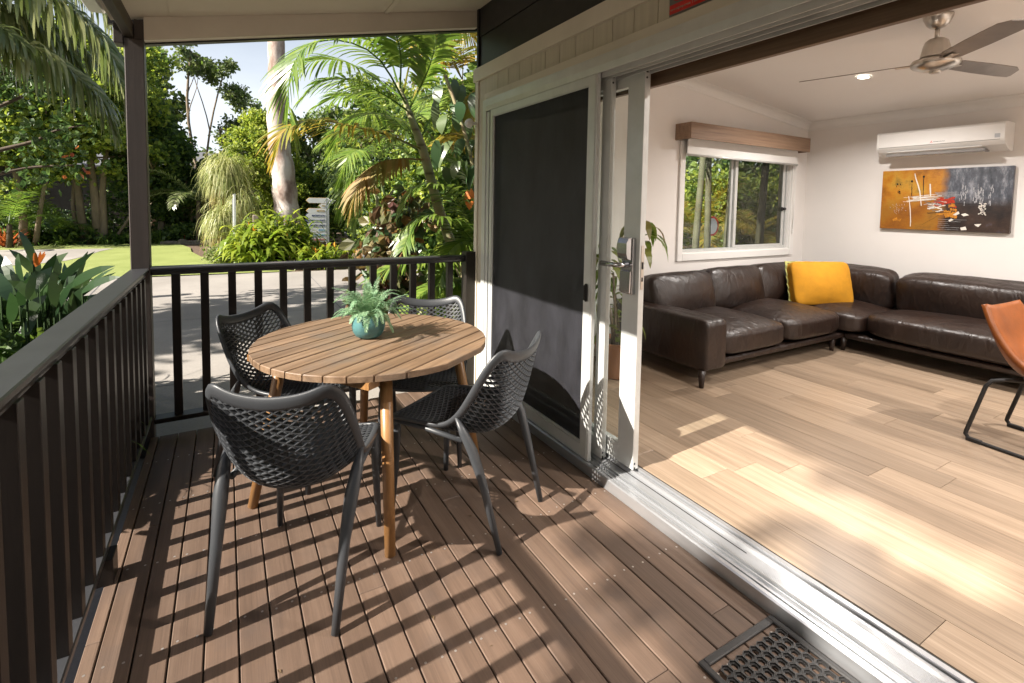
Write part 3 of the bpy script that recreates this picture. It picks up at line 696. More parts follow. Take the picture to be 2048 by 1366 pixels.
SIDE = resample(catmull([(.205, .290, .446), (.222, .20, .462), (.226, .09, .470), (.228, -.01, .483), (.236, -.085, .54), (.236, -.14, .62), (.228, -.19, .71), (.210, -.235, .785), (.180, -.262, .816)], 12), NV)
def surf(u, v):     # u in [-1,1], v in [0,1]
    i = v*(NV-1); i0 = np.clip(np.floor(i).astype(int), 0, NV-2); f = (i-i0)[..., None]
    c = CEN[i0]*(1-f)+CEN[i0+1]*f; s_ = SIDE[i0]*(1-f)+SIDE[i0+1]*f
    a = np.abs(u); g = a**2.4
    top = np.clip((v-.86)/.14, 0, 1); g = g*(1-top)+(.55*a**1.6+.45*a**4)*top
    x = u*s_[..., 0]; y = c[..., 1]+(s_[..., 1]-c[..., 1])*g; z = c[..., 2]+(s_[..., 2]-c[..., 2])*g
    return np.stack([x, y, z], -1)
def surfn(u, v):
    e = 1e-3; a = surf(np.clip(u+e, -1, 1), v)-surf(np.clip(u-e, -1, 1), v); b_ = surf(u, np.clip(v+e, 0, 1))-surf(u, np.clip(v-e, 0, 1))
    return norm(np.cross(a, b_))
def ribs(segs=26):
    V = []; Fq = []; off = 0; Ltot = .90; W = .235
    for sgn in (1, -1):
        n = 62
        for k in range(-12, n):
            t0 = k*.0265
            s_ = np.linspace(-W, W, 40); t = t0+sgn*s_*.56
            ok = (t > .012) & (t < Ltot-.012)
            if ok.sum() < 3: continue
            a, c = s_[ok].min(), s_[ok].max()
            s2 = np.linspace(a, c, max(4, int(segs*(c-a)/(2*W)))); t2 = np.clip((t0+sgn*s2*.56)/Ltot, 0, 1); u = s2/W
            P = surf(u, t2); N = surfn(u, t2); T = norm(np.gradient(P, axis=0)); B = np.cross(N, T)
            h, w_ = .0075, .0023
            ring = np.stack([P+N*h+B*w_*.7, P+N*h-B*w_*.7, P-N*h-B*w_*1.3, P-N*h+B*w_*1.3], 1)
            m = len(s2); V.append(ring.reshape(-1, 3))
            for i in range(m-1):
                for q in range(4): Fq.append((off+i*4+q, off+i*4+(q+1) % 4, off+(i+1)*4+(q+1) % 4, off+(i+1)*4+q))
            Fq.append((off, off+1, off+2, off+3)); e = off+(m-1)*4; Fq.append((e+3, e+2, e+1, e)); off += m*4
    return np.concatenate(V), np.array(Fq)
def make_chair(label, group):
    t = thing('lattice_chair', label, 'chair', group=group)
    V, Fq = ribs(); npmesh('shell', V, Fq, M['chair'], t)
    # rim: front edge -> side -> top, swept band
    vv = np.linspace(0, 1, 40); uu = np.linspace(1, -1, 30)[1:-1]
    def edge(u, v): return surf(u, v), surfn(u, v)
    path = [(np.full(40, 1.), vv), (uu, np.full(28, 1.)), (np.full(40, -1.), vv[::-1]), (-uu, np.full(28, 0.))]
    U = np.concatenate([p[0] for p in path]); Vv = np.concatenate([p[1] for p in path])
    P = surf(U, Vv); N = surfn(U, Vv); n = len(P)
    # smooth corners
    for _ in range(3): P = .25*np.roll(P, 1, 0)+.5*P+.25*np.roll(P, -1, 0)
    for _ in range(10): N = norm(.25*np.roll(N, 1, 0)+.5*N+.25*np.roll(N, -1, 0))
    T = norm(np.roll(P, -1, 0)-np.roll(P, 1, 0)); OUT = norm(np.cross(T, N))
    cen = P.mean(0); sg = np.sign(((P-cen)*OUT).sum(1)); OUT = OUT*np.sign(sg.sum())
    wid = np.where(Vv > .97, .025, np.where(Vv < .02, .009, .0145+.006*np.clip((Vv-.5)*2, 0, 1)))
    for _ in range(6): wid = .25*np.roll(wid, 1)+.5*wid+.25*np.roll(wid, -1)
    prof = [(-1, .25), (-.9, .75), (-.45, 1), (.3, 1), (.8, .6), (1, 0), (.8, -.6), (.3, -1), (-.45, -1), (-.9, -.75)]
    k = len(prof); th = .0095
    ring = np.stack([P+OUT*(wid[:, None]*(a-.25))+N*(th*c) for a, c in prof], 1).reshape(-1, 3)
    Fq = [(i*k+q, i*k+(q+1) % k, ((i+1) % n)*k+(q+1) % k, ((i+1) % n)*k+q) for i in range(n) for q in range(k)]
    npmesh('rim', ring, Fq, M['chair'], t, smooth=True)
    for s in (-1, 1):
        b = MB()
        b.tube([(s*.237, -.082, .535), (s*.231, -.115, .475), (s*.222, -.155, .40), (s*.212, -.20, .27), (s*.203, -.275, .002)], [.007, .021, .0245, .0195, .0135], 14, flat=.85)
        b.build('leg', M['chair'], t)
        b = MB()
        b.tube([(s*.192, .270, .440), (s*.196, .262, .40), (s*.203, .262, .25), (s*.213, .275, .002)], [.014, .021, .0185, .0130], 14, flat=.85)
        b.tube([(s*.205, .255, .435), (s*.218, .10, .445), (s*.214, -.10, .430)], [.012, .011, .012], 8)
        b.build('leg', M['chair'], t)
    return t
G = 'dark grey lattice chairs around the teak table'
ch = make_chair('dark grey lattice chair nearest the camera, with its back to us', G)
spots = [(.238, 1.925, -28.5, None), (.955, 2.0, 32.7, 'dark grey lattice chair at the right of the table, beside the insect screen door'),
         (.27, 2.80, -133.8, 'dark grey lattice chair left of the table, against the far railing'),
         (.985, 2.68, 155.2, 'lattice chair behind the table facing the camera, beside the cabin wall end')]
for i, (x, y, a, lb) in enumerate(spots):
    c = ch if i == 0 else copy_tree(ch)
    c.location = (x, y, 0); c.rotation_euler = (0, 0, R_(a))
    if lb: c['label'] = lb

# ------------------------------------------------------------------ foliage generators
def ribbon(B, D, N, L, W, droop, segs=4, tip=.12, wide=.35, curl=0, vfold=0.0):
    """curved ribbons. B base, D direction, N normal, L length, W half-width arrays"""
    n = len(B); pos = B.copy(); d = norm(D.copy()); side = norm(np.cross(d, N)); V = []
    ts = np.linspace(0, 1, segs+1); st = (L/segs)[:, None]
    for i, t in enumerate(ts):
        ww = np.interp(t, [0, wide*.5, wide, .75, 1], [.35, .85, 1, .7, tip])
        nn = norm(np.cross(side, d))
        lift = nn*(W*ww*vfold)[:, None]
        V.append(pos-side*(W*ww)[:, None]+lift); V.append(pos+side*(W*ww)[:, None]+lift)
        if i < segs:
            g = np.array([0, 0, -1.]); dr = (droop*(.4+1.2*t))[:, None] if hasattr(droop, '__len__') else droop*(.4+1.2*t)
            d = norm(d+g*dr/segs*1.6); pos = pos+d*st
    V = np.stack(V, 1)    # n, 2(segs+1), 3
    k = 2*(segs+1); F0 = np.array([(2*i, 2*i+1, 2*i+3, 2*i+2) for i in range(segs)])
    return V.reshape(-1, 3), (F0[None]+(np.arange(n)*k)[:, None, None]).reshape(-1, 4)
def join(parts):
    V = []; Fs = []; mi = []; o = 0
    for p in parts:
        V.append(p[0]); Fs.append(p[1]+o); o += len(p[0]); mi.append(np.full(len(p[1]), p[2] if len(p) > 2 else 0))
    return np.concatenate(V), np.concatenate(Fs), np.concatenate(mi)
def leafcards(C, D, N, L, W, fold=.25):
    """folded diamond leaves: 2 quads each (base, side, tip) split on midrib"""
    n = len(C); side = norm(np.cross(D, N)); nn = norm(np.cross(side, D)); L = L[:, None]; W = W[:, None]
    b0 = C; tp = C+D*L; m1 = C+D*L*.35; m2 = C+D*L*.7
    V = np.stack([b0, m1-side*W, m2-side*W*.75, tp, m2+side*W*.75, m1+side*W, (m1+m2)/2-nn*W*fold*1.6], 1)
    Fq = np.array([(0, 6, 2, 1), (0, 5, 4, 6), (6, 4, 3, 2)])
    return V.reshape(-1, 3), (Fq[None]+(np.arange(n)*7)[:, None, None]).reshape(-1, 4)
def rdir(n, zb=0.):
    v = rng.normal(size=(n, 3)); v[:, 2] += zb; return norm(v)
def cloud(blobs, n, size, asp=.42, clumps=40, spread=.22, zb=.5, gap=None, droopy=0.):
    """leaves in clumps spread through ellipsoid blobs [(cx,cy,cz,rx,ry,rz,weight)]"""
    blobs = np.array(blobs, float); wts = blobs[:, 6]/blobs[:, 6].sum()
    cid = rng.choice(len(blobs), clumps, p=wts); d = rdir(clumps, .15); r = rng.uniform(.35, 1.0, clumps)**.55
    cc = blobs[cid, :3]+d*blobs[cid, 3:6]*r[:, None]
    cs = blobs[cid, 3:6].mean(1)*spread*rng.uniform(.6, 1.5, clumps)
    k = rng.choice(clumps, n, p=cs**2/np.sum(cs**2))
    off = rng.normal(size=(n, 3))*.55; off[:, 2] *= .7
    C = cc[k]+off*cs[k][:, None]
    D = norm(rdir(n)+norm(off)*.6+np.array([0, 0, -droopy])); N = rdir(n, zb*2)
    sz = size*rng.uniform(.6, 1.35, n)
    if gap:     # openings cut along the sun's rays to place sun patches: push leaves away
        Q = C+D*(sz*.5)[:, None]
        for gx, gy, gz, ry, rz in gap:
            yy = Q[:, 1]-gy-.068*(Q[:, 0]-gx); zz = Q[:, 2]-gz+.697*(Q[:, 0]-gx)
            inside = (yy/(ry+.07))**2+(zz/(rz+.07))**2 < 1
            C[inside, 1] -= 2.2; C[inside, 2] -= .6
    return leafcards(C, D, N, sz, sz*asp), cc
def limb(b, p0, p1, r0_, r1_, wob=.12, n=7, seg=6):
    p0 = np.array(p0, float); p1 = np.array(p1, float); L = np.linalg.norm(p1-p0); pts = []
    o1 = rng.normal(size=3)*wob*L*.35; o2 = rng.normal(size=3)*wob*L*.35
    for i in range(seg+1):
        t = i/seg; q = p0*(1-t)+p1*t+o1*math.sin(math.pi*t)*.7+o2*math.sin(2*math.pi*t)*.4; pts.append(q)
    b.tube(pts, [r0_*(1-i/seg)+r1_*i/seg for i in range(seg+1)], n)
    return pts
def tree(name, label, x, y, stems, blobs, n, size, mats, bark='bark', group=None, clumps=60, asp=.42, cat='tree', spread=.24, limbs=10, zb=.5, droopy=0., mix=None, gap=None):
    t = thing(name, label, cat, (x, y, GZ), group=group)
    bl = [(bx, by, bz, rx, ry, rz, w_) for bx, by, bz, rx, ry, rz, w_ in blobs]
    (V, Fq), cc = cloud(bl, n, size, asp, clumps, spread, zb, gap, droopy)
    b = MB(); tops = []
    for (sx, sy, ex, ey, h, r) in stems:
        pts = limb(b, (sx, sy, -.05), (ex, ey, h), r, r*.5, .10, 9, 8); tops.append(pts)
    for c in cc[rng.choice(len(cc), min(limbs, len(cc)), replace=False)]:
        pts = tops[rng.integers(len(tops))]; st = pts[rng.integers(5, 9)]; limb(b, st, c, stems[0][5]*.35, .008, .15, 5, 6)
    b.build('trunk', M[bark], t)
    mi = None
    if isinstance(mats, (list, tuple)):
        mi = np.repeat(rng.choice(len(mats), n, p=mix), 3); ms = [M[k] for k in mats]
    else: ms = M[mats]
    npmesh('crown', V, Fq, ms, t, mi=mi)
    return t
def frond_path(p0, az, el, L, droop, n=24):
    d = np.array([math.cos(el)*math.cos(az), math.cos(el)*math.sin(az), math.sin(el)]); p = np.array(p0, float); P = [p.copy()]
    for i in range(n):
        t = i/n; d = d+np.array([0, 0, -1])*droop/n*(.35+1.3*t); d /= np.linalg.norm(d); p = p+d*L/n; P.append(p.copy())
    return np.array(P)
def frond_mesh(P, leafL, leafW, pairs, start=.16, droop=.5, fwd=.55, v=.35, segs=4, hang=0., jit=.08, mi=0, stem=.012, dry=0, rmi=1):
    """pinnate frond: rachis tube + leaflets"""
    n = len(P); T = norm(np.gradient(P, axis=0)); up_ = np.array([0, 0, 1.])
    S = np.cross(T, up_); S = norm(np.where(np.linalg.norm(S, axis=1, keepdims=True) < .05, np.array([[0., 1, 0]]), S)); U = norm(np.cross(S, T))
    ts = np.linspace(start, .995, pairs); idx = ts*(n-1); i0 = np.clip(idx.astype(int), 0, n-2); f = (idx-i0)[:, None]
    lerp = lambda A: A[i0]*(1-f)+A[i0+1]*f
    B = lerp(P); t_ = norm(lerp(T)); s_ = norm(lerp(S)); u_ = norm(lerp(U))
    prof = np.interp(ts, [start, start+.12, .5, .8, 1], [.55, .9, 1, .75, .35])
    Bs = []; Ds = []; Ns = []; Ls = []
    for sg in (-1, 1):
        j = rng.normal(size=(pairs, 3))*jit
        fw_ = fwd*np.interp(ts, [0, 1], [.7, 1.9])[:, None]
        Ds.append(norm(s_*sg+t_*fw_+u_*v+j+np.array([0, 0, -hang]))); Bs.append(B); Ns.append(norm(u_-s_*sg*.4)); Ls.append(prof*leafL*rng.uniform(.85, 1.1, pairs))
    B = np.concatenate(Bs); D = np.concatenate(Ds); N = np.concatenate(Ns); L = np.concatenate(Ls)
    V, Fq = ribbon(B, D, N, L, np.full(len(L), leafW)*(.7+.3*L/leafL), droop*rng.uniform(.7, 1.3, len(L)), segs)
    b = MB(); m = max(6, n//2); ii = np.linspace(0, n-1, m).astype(int)
    b.tube(P[ii], [stem*(1-.85*k/(m-1)) for k in range(m)], 5, cap=False)
    return [(V, Fq, mi), (np.array(b.v, dtype=float), np.array([f_ for f_ in b.f if len(f_) == 4]), rmi)]
def frond_obj(name, parts, mats, parent):
    V, Fq, mi = join(parts); o = npmesh(name, V, Fq, mats, None, mi=mi)
    if parent: rel(o, parent)
    return o

# ------------------------------------------------------------------ pot plant on the table
PP = thing('potted_fern', 'small round teal pot with pale green fern on the teak table', 'potted plant', (.60, 2.42, TZ))
b = MB(); b.lathe([(0, .001), (.045, .001), (.062, .012), (.075, .035), (.080, .062), (.077, .090), (.068, .112), (.060, .122), (.055, .124), (.053, .118), (.06, .10)], 40); b.build('pot', M['teal'], PP)
b = MB(); b.lathe([(0, .112), (.058, .108)], 20); b.build('soil', M['bark'], PP)
parts = []
for k in range(74):
    az = rng.uniform(0, 6.28); el = rng.choice([R_(80), R_(62), R_(40), R_(18)], p=[.15, .3, .35, .2])+rng.uniform(-.15, .15)
    L = rng.uniform(.12, .215); P = frond_path((.02*math.cos(az), .02*math.sin(az), .112), az, el, L, rng.uniform(.6, 2.6), 14)
    parts += frond_mesh(P, .027, .0029, 26, start=.12, droop=.35, fwd=.6, v=.12, segs=2, jit=.14, stem=.0011, rmi=0)
V, Fq, mi = join(parts); npmesh('fern_fronds', V, Fq, M['lf_potfern'], PP)

# ------------------------------------------------------------------ doormat
DM = thing('doormat', 'black rubber doormat with honeycomb holes on the deck by the sill', 'doormat', (1.42, .60, 0))
b = MB(); X0, X1, Ya, Yb = 1.235, 1.605, .10, .945
b.bbox(X0, X0+.022, Ya, Yb, .0005, .012, .003); b.bbox(X1-.022, X1, Ya, Yb, .0005, .012, .003); b.bbox(X0+.0222, X1-.022, Yb-.024, Yb, .0005, .0119, .003); b.bbox(X0+.0222, X1-.022, Ya, Ya+.03, .0005, .0119, .003)
rel(b.build('border', M['rubber']), DM)
b = MB(); hx, hy = .0172, .0265; nx = int((X1-X0-.05)/(2*hx*.98)); row = 0; yv = Ya+.045
while yv < Yb-.040:
    for i in range(nx+1):
        cx = X0+.038+i*2*hx+(row % 2)*hx
        if cx > X1-.034: continue
        ho = [(hx, .45), (0, .78), (-hx, .45), (-hx, -.45), (0, -.78), (hx, -.45)]
        rings = []
        for (k1, z) in ((1.0, .011), (.86, .011), (.84, .006), (.70, .006), (.68, .001)):
            if k1 > .75: pts = [(cx+p[0]*k1, yv+p[1]*hy*k1*.95, z) for p in ho]
            else: pts = [(cx+hx*k1*.86*math.cos(a), yv+hy*.62*k1*math.sin(a), z) for a in (math.pi/6, math.pi/2, 5*math.pi/6, 7*math.pi/6, 3*math.pi/2, 11*math.pi/6)]
            rings.append(pts)
        vs = [p for r_ in rings for p in r_]
        fs = [(i_*6+q, i_*6+(q+1) % 6, (i_+1)*6+(q+1) % 6, (i_+1)*6+q) for i_ in range(4) for q in range(6)]
        b.add(vs, fs)
    yv += hy*1.21; row += 1
rel(b.build('honeycomb', M['rubber']), DM)

# ------------------------------------------------------------------ sofa
def pillow(sx, sy, sz, nu=22, nv=22, nw=8, px=.5, crown=.35, seed=0, p=5.0):
    """rounded, stuffed cushion of size sx,sy,sz centred at origin"""
    import bmesh
    rs = np.random.default_rng(seed)
    bm = bmesh.new(); g = 2.0; bmesh.ops.create_cube(bm, size=2); bmesh.ops.subdivide_edges(bm, edges=bm.edges, cuts=14, use_grid_fill=True)
    vs = []
    ph = rs.uniform(0, 6, 6)
    for v in bm.verts:
        c = np.array(v.co)
        r = (np.abs(c)**p).sum()**(1/p); q = c/r
        x, y, z = q
        ax = int(np.argmin((sx, sy, sz))); o1, o2 = [q[i] for i in range(3) if i != ax]
        pf = 1+crown*2.2*((1-o1*o1)*(1-o2*o2)-.2)*abs(q[ax]); P3 = [1., 1., 1.]; P3[ax] = pf
        wr = .012*math.sin(9*x+ph[0]+2*math.sin(3*y+ph[1]))*(1-abs(x)**3)+.010*math.sin(13*y+ph[2]+3*x)
        vs.append((x*sx/2*(1+wr*.3)*P3[0], y*sy/2*(1+wr*.3)*P3[1]+(wr*sy*.5 if ax == 1 else 0), z*sz/2*P3[2]+wr*sz*.35))
    fs = [tuple(v.index for v in f.verts) for f in bm.faces]; bm.free(); return vs, fs
def put(vs, m): return [tuple(m @ Vector(v)) for v in vs]
SO = thing('corner_sofa', 'large dark brown leather corner sofa under the window and painting', 'sofa', (4.4, 2.9, FZ))
def cushion(name, c, size, rot=(0, 0, 0), crown=.25, seed=0, p=6.0):
    vs, fs = pillow(*size, crown=crown, seed=seed, p=p); m = Matrix.Translation(c) @ (Matrix.Rotation(rot[2], 4, 'Z') @ Matrix.Rotation(rot[1], 4, 'Y') @ Matrix.Rotation(rot[0], 4, 'X'))
    b = MB(); b.add(put(vs, m), fs, 0, True); return rel(b.build(name, M['leather']), SO)
SZ = FZ+.08
cushion('armrest', (3.085, 2.78, .405), (.235, .95, .38), crown=.03, seed=1, p=14)
b = MB()
b.bbox(3.20, 5.82, 2.385, 3.22, .215, .262, .012); b.bbox(4.985, 5.82, -.9, 2.384, .215, .262, .012)
b.bbox(2.975, 3.205, 2.335, 2.385, .222, .560, .014)
b.bbox(3.0, 5.84, 3.10, 3.27, .262, .62, .03); b.bbox(5.66, 5.84, -.9, 3.099, .262, .60, .03)
rel(b.build('base', M['leather']), SO)
cushion('seat_cushion', (3.645, 2.80, .375), (.86, .92, .215), seed=2); cushion('seat_cushion', (4.50, 2.80, .378), (.86, .92, .215), seed=3)
cushion('seat_cushion', (5.36, 2.72, .372), (.90, 1.0, .205), seed=4)
cushion('seat_cushion', (5.36, 1.42, .380), (.86, 1.64, .225), seed=5, crown=.15); cushion('seat_cushion', (5.36, -.2, .380), (.86, 1.60, .225), seed=6, crown=.15)
cushion('back_cushion', (3.50, 3.06, .625), (.80, .28, .40), rot=(R_(-14), 0, 0), seed=7, crown=.22, p=5.5); cushion('back_cushion', (4.26, 3.08, .635), (.80, .28, .40), rot=(R_(-14), 0, 0), seed=8, crown=.22, p=5.5)
cushion('back_cushion', (4.98, 3.09, .640), (.74, .27, .40), rot=(R_(-12), 0, 0), seed=9, crown=.22, p=5.5)
cushion('back_cushion', (5.62, 2.65, .635), (.27, .82, .40), rot=(0, R_(-14), 0), seed=10, crown=.15, p=5.5); cushion('back_cushion', (5.61, 1.60, .620), (.30, 1.22, .42), rot=(0, R_(-14), 0), seed=11, crown=.12, p=6)
cushion('back_cushion', (5.61, .38, .620), (.30, 1.2, .42), rot=(0, R_(-14), 0), seed=12, crown=.12, p=6)
for (x, y) in ((2.995, 2.36), (3.02, 3.2), (4.90, 2.44), (5.02, 2.40), (5.04, .9)):
    b = MB(); b.tube([(x, y, .222), (x-.004, y-.004, FZ+.001)], [.030, .017], 10); rel(b.build('leg', M['leather']), SO)
YC = thing('cushion', 'square mustard yellow cushion leaning in the corner of the leather sofa', 'cushion', (5.13, 2.70, .50))
m = Matrix.Translation((.0, .0, .17)) @ Matrix.Rotation(R_(-27), 4, 'Z') @ Matrix.Rotation(R_(74), 4, 'X')
vs, fs = pillow(.60, .43, .15, crown=.45, seed=21, p=9.0)
b = MB(); b.add(put(vs, m), fs, 0, True); b.build('cover', M['yellow'], YC)
b = MB(); pts = []
for k in range(64):
    a = k/64*2*math.pi; c, s_ = math.cos(a), math.sin(a); r = 1/max(abs(c), abs(s_)); pts.append((c*r*.312, s_*r*.228, -.028+.008*math.sin(k*2.1)))
pin = [(p[0]*.92, p[1]*.92, p[2]) for p in pts]; n = 64
vs = put(pts, m)+put(pin, m)+put([(p[0], p[1], p[2]-.006) for p in pts], m)+put([(p[0], p[1], p[2]-.006) for p in pin], m)
fs = []
for k in range(n):
    j = (k+1) % n; fs += [(k, j, n+j, n+k), (2*n+k, 3*n+k, 3*n+j, 2*n+j), (k, 2*n+k, 2*n+j, j)]
b.add(vs, fs); b.build('braid', M['fringe'], YC)

# ------------------------------------------------------------------ tan chair (partly in view)
TN = thing('leather_chair', 'tan leather bucket chair on black sled frame at the right of the room', 'chair', (3.90, .82, FZ), R_(-6))
# local: seat faces -y, back towards +y, origin on the floor
CB_ = resample(catmull([(0, .235, .775), (0, .205, .66), (0, .165, .545), (0, .10, .445), (0, .0, .405), (0, -.12, .41), (0, -.24, .43)], 10), 31)
SB_ = resample(catmull([(.185, .215, .795), (.218, .165, .70), (.235, .10, .60), (.238, .03, .52), (.235, -.05, .475), (.232, -.15, .455), (.215, -.25, .445)], 10), 31)
vs = []; nu = 21
for i in range(31):
    for k in range(nu):
        u = -1+2*k/(nu-1); g = abs(u)**2.2; c, s_ = CB_[i], SB_[i]
        vs.append((u*s_[0], c[1]+(s_[1]-c[1])*g, c[2]+(s_[2]-c[2])*g-.012*math.exp(-((u*3)**2+((i-8)/2.)**2))))
th = .028; N0 = len(vs)
V = np.array(vs).reshape(31, nu, 3); Nn = norm(np.cross(np.gradient(V, axis=1), np.gradient(V, axis=0)))
if Nn[15, nu//2, 2] > 0: Nn = -Nn
W_ = V+Nn*th; allv = np.concatenate([V.reshape(-1, 3), W_.reshape(-1, 3)]); fs = []
for i in range(30):
    for k in range(nu-1):
        a = i*nu+k; fs.append((a, a+1, a+nu+1, a+nu)); fs.append((N0+a, N0+a+nu, N0+a+nu+1, N0+a+1))
for i in range(30):
    a = i*nu; fs.append((a, a+nu, N0+a+nu, N0+a)); a = i*nu+nu-1; fs.append((a+nu, a, N0+a, N0+a+nu))
for k in range(nu-1):
    fs.append((k+1, k, N0+k, N0+k+1)); a = 30*nu+k; fs.append((a, a+1, N0+a+1, N0+a))
b = MB(); b.add(allv.tolist(), fs, 0, True); b.build('shell', M['tan'], TN)
for sg in (0, nu-1):
    b = MB()
    for i in range(1, 30):
        for d in (.3, .7):
            p = (V[i, sg]*(1-d)+V[i+1, sg]*d)+Nn[i, sg]*.004; q = (V[i, nu//2]-V[i, sg]); q = q/np.linalg.norm(q)
            b.tube([p+q*.004+Nn[i, sg]*(-.006), p+q*.013-Nn[i, sg]*.005], .0011, 4, smooth=False)
    b.build('stitching', M['tandark'], TN)
for s in (-1, 1):
    b = MB(); x = s*.235
    b.tube([(x*.55, .05, .392), (x*.8, .10, .392), (x*.95, .155, .375), (x, .175, .34), (x, .245, .06), (x, .25, .035), (x, .235, .014), (x, .20, .010), (x, -.20, .010), (x, -.235, .014), (x, -.25, .035), (x, -.24, .06), (x, -.165, .34), (x*.95, -.14, .378), (x*.55, -.10, .392)], .0105, 10)
    b.bbox(x-.013, x+.013, .175, .245, .0005, .022, .003); b.bbox(x-.013, x+.013, -.245, -.175, .0005, .022, .003)
    b.build('sled_leg', M['black'], TN)

# ------------------------------------------------------------------ air conditioner, painting
AC = thing('air_conditioner', 'white split air conditioner on the wall above the painting', 'air conditioner', (XA, 2.02, 1.94))
P = [(0, 2.176), (0, 1.945), (-.05, 1.938), (-.13, 1.955), (-.185, 1.985), (-.215, 2.015), (-.222, 2.03), (-.222, 2.155), (-.20, 2.172), (-.17, 2.178)]
b = MB(); b.prism(P, lambda a, z: (XA-.001+a, 1.585, z), lambda a, z: (XA-.001+a, 2.50, z)); rel(b.build('body', M['white']), AC)
P2 = [(p[0]*1.012 if p[0] else 0, p[1]+(.002 if p[1] > 2.1 else -.002)) for p in P]
for ya, yb_ in ((1.572, 1.5845), (2.5005, 2.512)):
    b = MB(); b.prism(P2, lambda a, z: (XA-.0008+a, ya, z), lambda a, z: (XA-.0008+a, yb_, z)); rel(b.build('end_cap', M['white']), AC)
b = MB(); b.box(XA-.2245, XA-.2225, 1.60, 2.49, 2.024, 2.027); b.box(XA-.190, XA-.09, 1.70, 2.44, 1.9385, 1.9620); rel(b.build('outlet_slot', mat('grey_slot', (.22, .21, .20), .6)), AC)
b = MB(); b.prism([(-.205, 1.984), (-.208, 1.979), (-.13, 1.935), (-.125, 1.940)], lambda a, z: (XA+a, 1.72, z), lambda a, z: (XA+a, 2.43, z)); rel(b.build('louvre', M['white']), AC)
b = MB(); cy_ = 2.07; lx = XA-.2232
for k in range(3):
    a = math.pi/2+k*2*math.pi/3; a1 = a+.52; a2 = a-.52; s_ = .0065
    b.add([(lx, cy_, 2.048), (lx, cy_-s_*math.cos(a1), 2.048+s_*math.sin(a1)), (lx, cy_-1.8*s_*math.cos(a), 2.048+1.8*s_*math.sin(a)), (lx, cy_-s_*math.cos(a2), 2.048+s_*math.sin(a2))], [(0, 1, 2, 3)])
lo = rel(b.build('logo', M['signred']), AC)
lt = text('lettering', 'MITSUBISHI ELECTRIC', .009, mat('grey_print', (.2, .2, .2), .5), None, (0, 0, 0), RX); rel(lt, AC); lt.location = (lx, 2.055, 2.045)
b = MB(); b.box(XA-.2236, XA-.2226, 1.60, 1.635, 2.04, 2.075); rel(b.build('sticker', mat('grey_sticker', (.45, .47, .5), .4)), AC)

def _paint():
    m, n, b = _nodes('abstract_canvas'); tc = n.nodes.new('ShaderNodeTexCoord'); v = tc.outputs['Object']
    sp = n.nodes.new('ShaderNodeSeparateXYZ'); n.links.new(v, sp.inputs[0])
    def rng_(o, a, b_, c=0, d=1):
        r = n.nodes.new('ShaderNodeMapRange'); r.inputs[1].default_value = a; r.inputs[2].default_value = b_; r.inputs[3].default_value = c; r.inputs[4].default_value = d
        n.links.new(o, r.inputs[0]); return r.outputs[0]
    wob = _noise(n, v, 6, 5)
    left = _ramp(n, _noise(n, v, 4.5, 6, .65), [(.30, (.16, .045, .006)), (.48, (.48, .19, .012)), (.6, (.52, .27, .03)), (.72, (.20, .14, .03))])
    right = _ramp(n, _noise(n, _coord(n, (1, 2.2, .8)), 7, 8, .75), [(.35, (.026, .031, .042)), (.52, (.085, .095, .12)), (.68, (.34, .35, .39))])
    low = _ramp(n, _noise(n, v, 5, 6, .7), [(.35, (.012, .009, .009)), (.6, (.05, .028, .02)), (.75, (.09, .10, .15))])
    right = _mix(n, low, right, rng_(sp.outputs['Z'], -.06, .02))
    left = _mix(n, (.22, .075, .008), left, rng_(sp.outputs['Z'], -.1, .08, .35, 1))
    a = n.nodes.new('ShaderNodeMath'); a.operation = 'MULTIPLY_ADD'; a.inputs[1].default_value = -.10; n.links.new(wob, a.inputs[0]); n.links.new(sp.outputs['Y'], a.inputs[2])
    c = _mix(n, right, left, rng_(a.outputs[0], -.10, -.04))
    n.links.new(c, b.inputs['Base Color']); b.inputs['Roughness'].default_value = .38
    _bump(n, b, _noise(n, _coord(n, (1, .4, 3)), 60, 4), .5, .004); return m
PT = thing('painting', 'wide abstract canvas in ochre and grey with red patch on the back wall', 'painting', (XA-.036, 2.035, 1.518))
b = MB(); b.bbox(0, .034, -.488, .488, -.292, .292, .002); b.build('canvas', _paint(), PT)
b = MB(); r2 = random.Random(5)
def stroke(pts, w_, mi, x=-.0015, jag=.25):
    L_ = []; R2 = []
    for i, (u, z) in enumerate(pts):
        a = pts[max(0, i-1)]; c = pts[min(len(pts)-1, i+1)]; dx, dz = c[0]-a[0], c[1]-a[1]; l = math.hypot(dx, dz) or 1; nx, nz = -dz/l, dx/l
        ww = w_/2*(1+r2.uniform(-jag, jag)); L_.append((x, u+nx*ww, z+nz*ww)); R2.append((x, u-nx*ww, z-nz*ww))
    n = len(pts); b.add(L_+R2, [(i, i+1, n+i+1, n+i) for i in range(n-1)], mi)
def line(u0, z0, u1, z1, w_, mi, x=-.0015, k=9, jag=.4):
    stroke([(u0+(u1-u0)*i/k+r2.uniform(-.002, .002), z0+(z1-z0)*i/k+r2.uniform(-.002, .002)) for i in range(k+1)], w_, mi, x, jag)
def cv(px, py): return (.488-(px/100)*.976, .292-(py/100)*.584)     # % across, % down
def L2(a, c, w_, mi, x=-.0015, **k): p, q = cv(*a), cv(*c); line(p[0], p[1], q[0], q[1], w_, mi, x, **k)
for k in range(26):      # red-orange patch strokes
    u = r2.uniform(47, 61); v_ = 45+abs(u-55)*.6+r2.uniform(0, 30); L2((u-2.5, v_+r2.uniform(-2, 2)), (u+2.5, v_+r2.uniform(-3, 3)), r2.uniform(.012, .03), 2 if v_ < 60 else 3, -.0008-.00002*k)
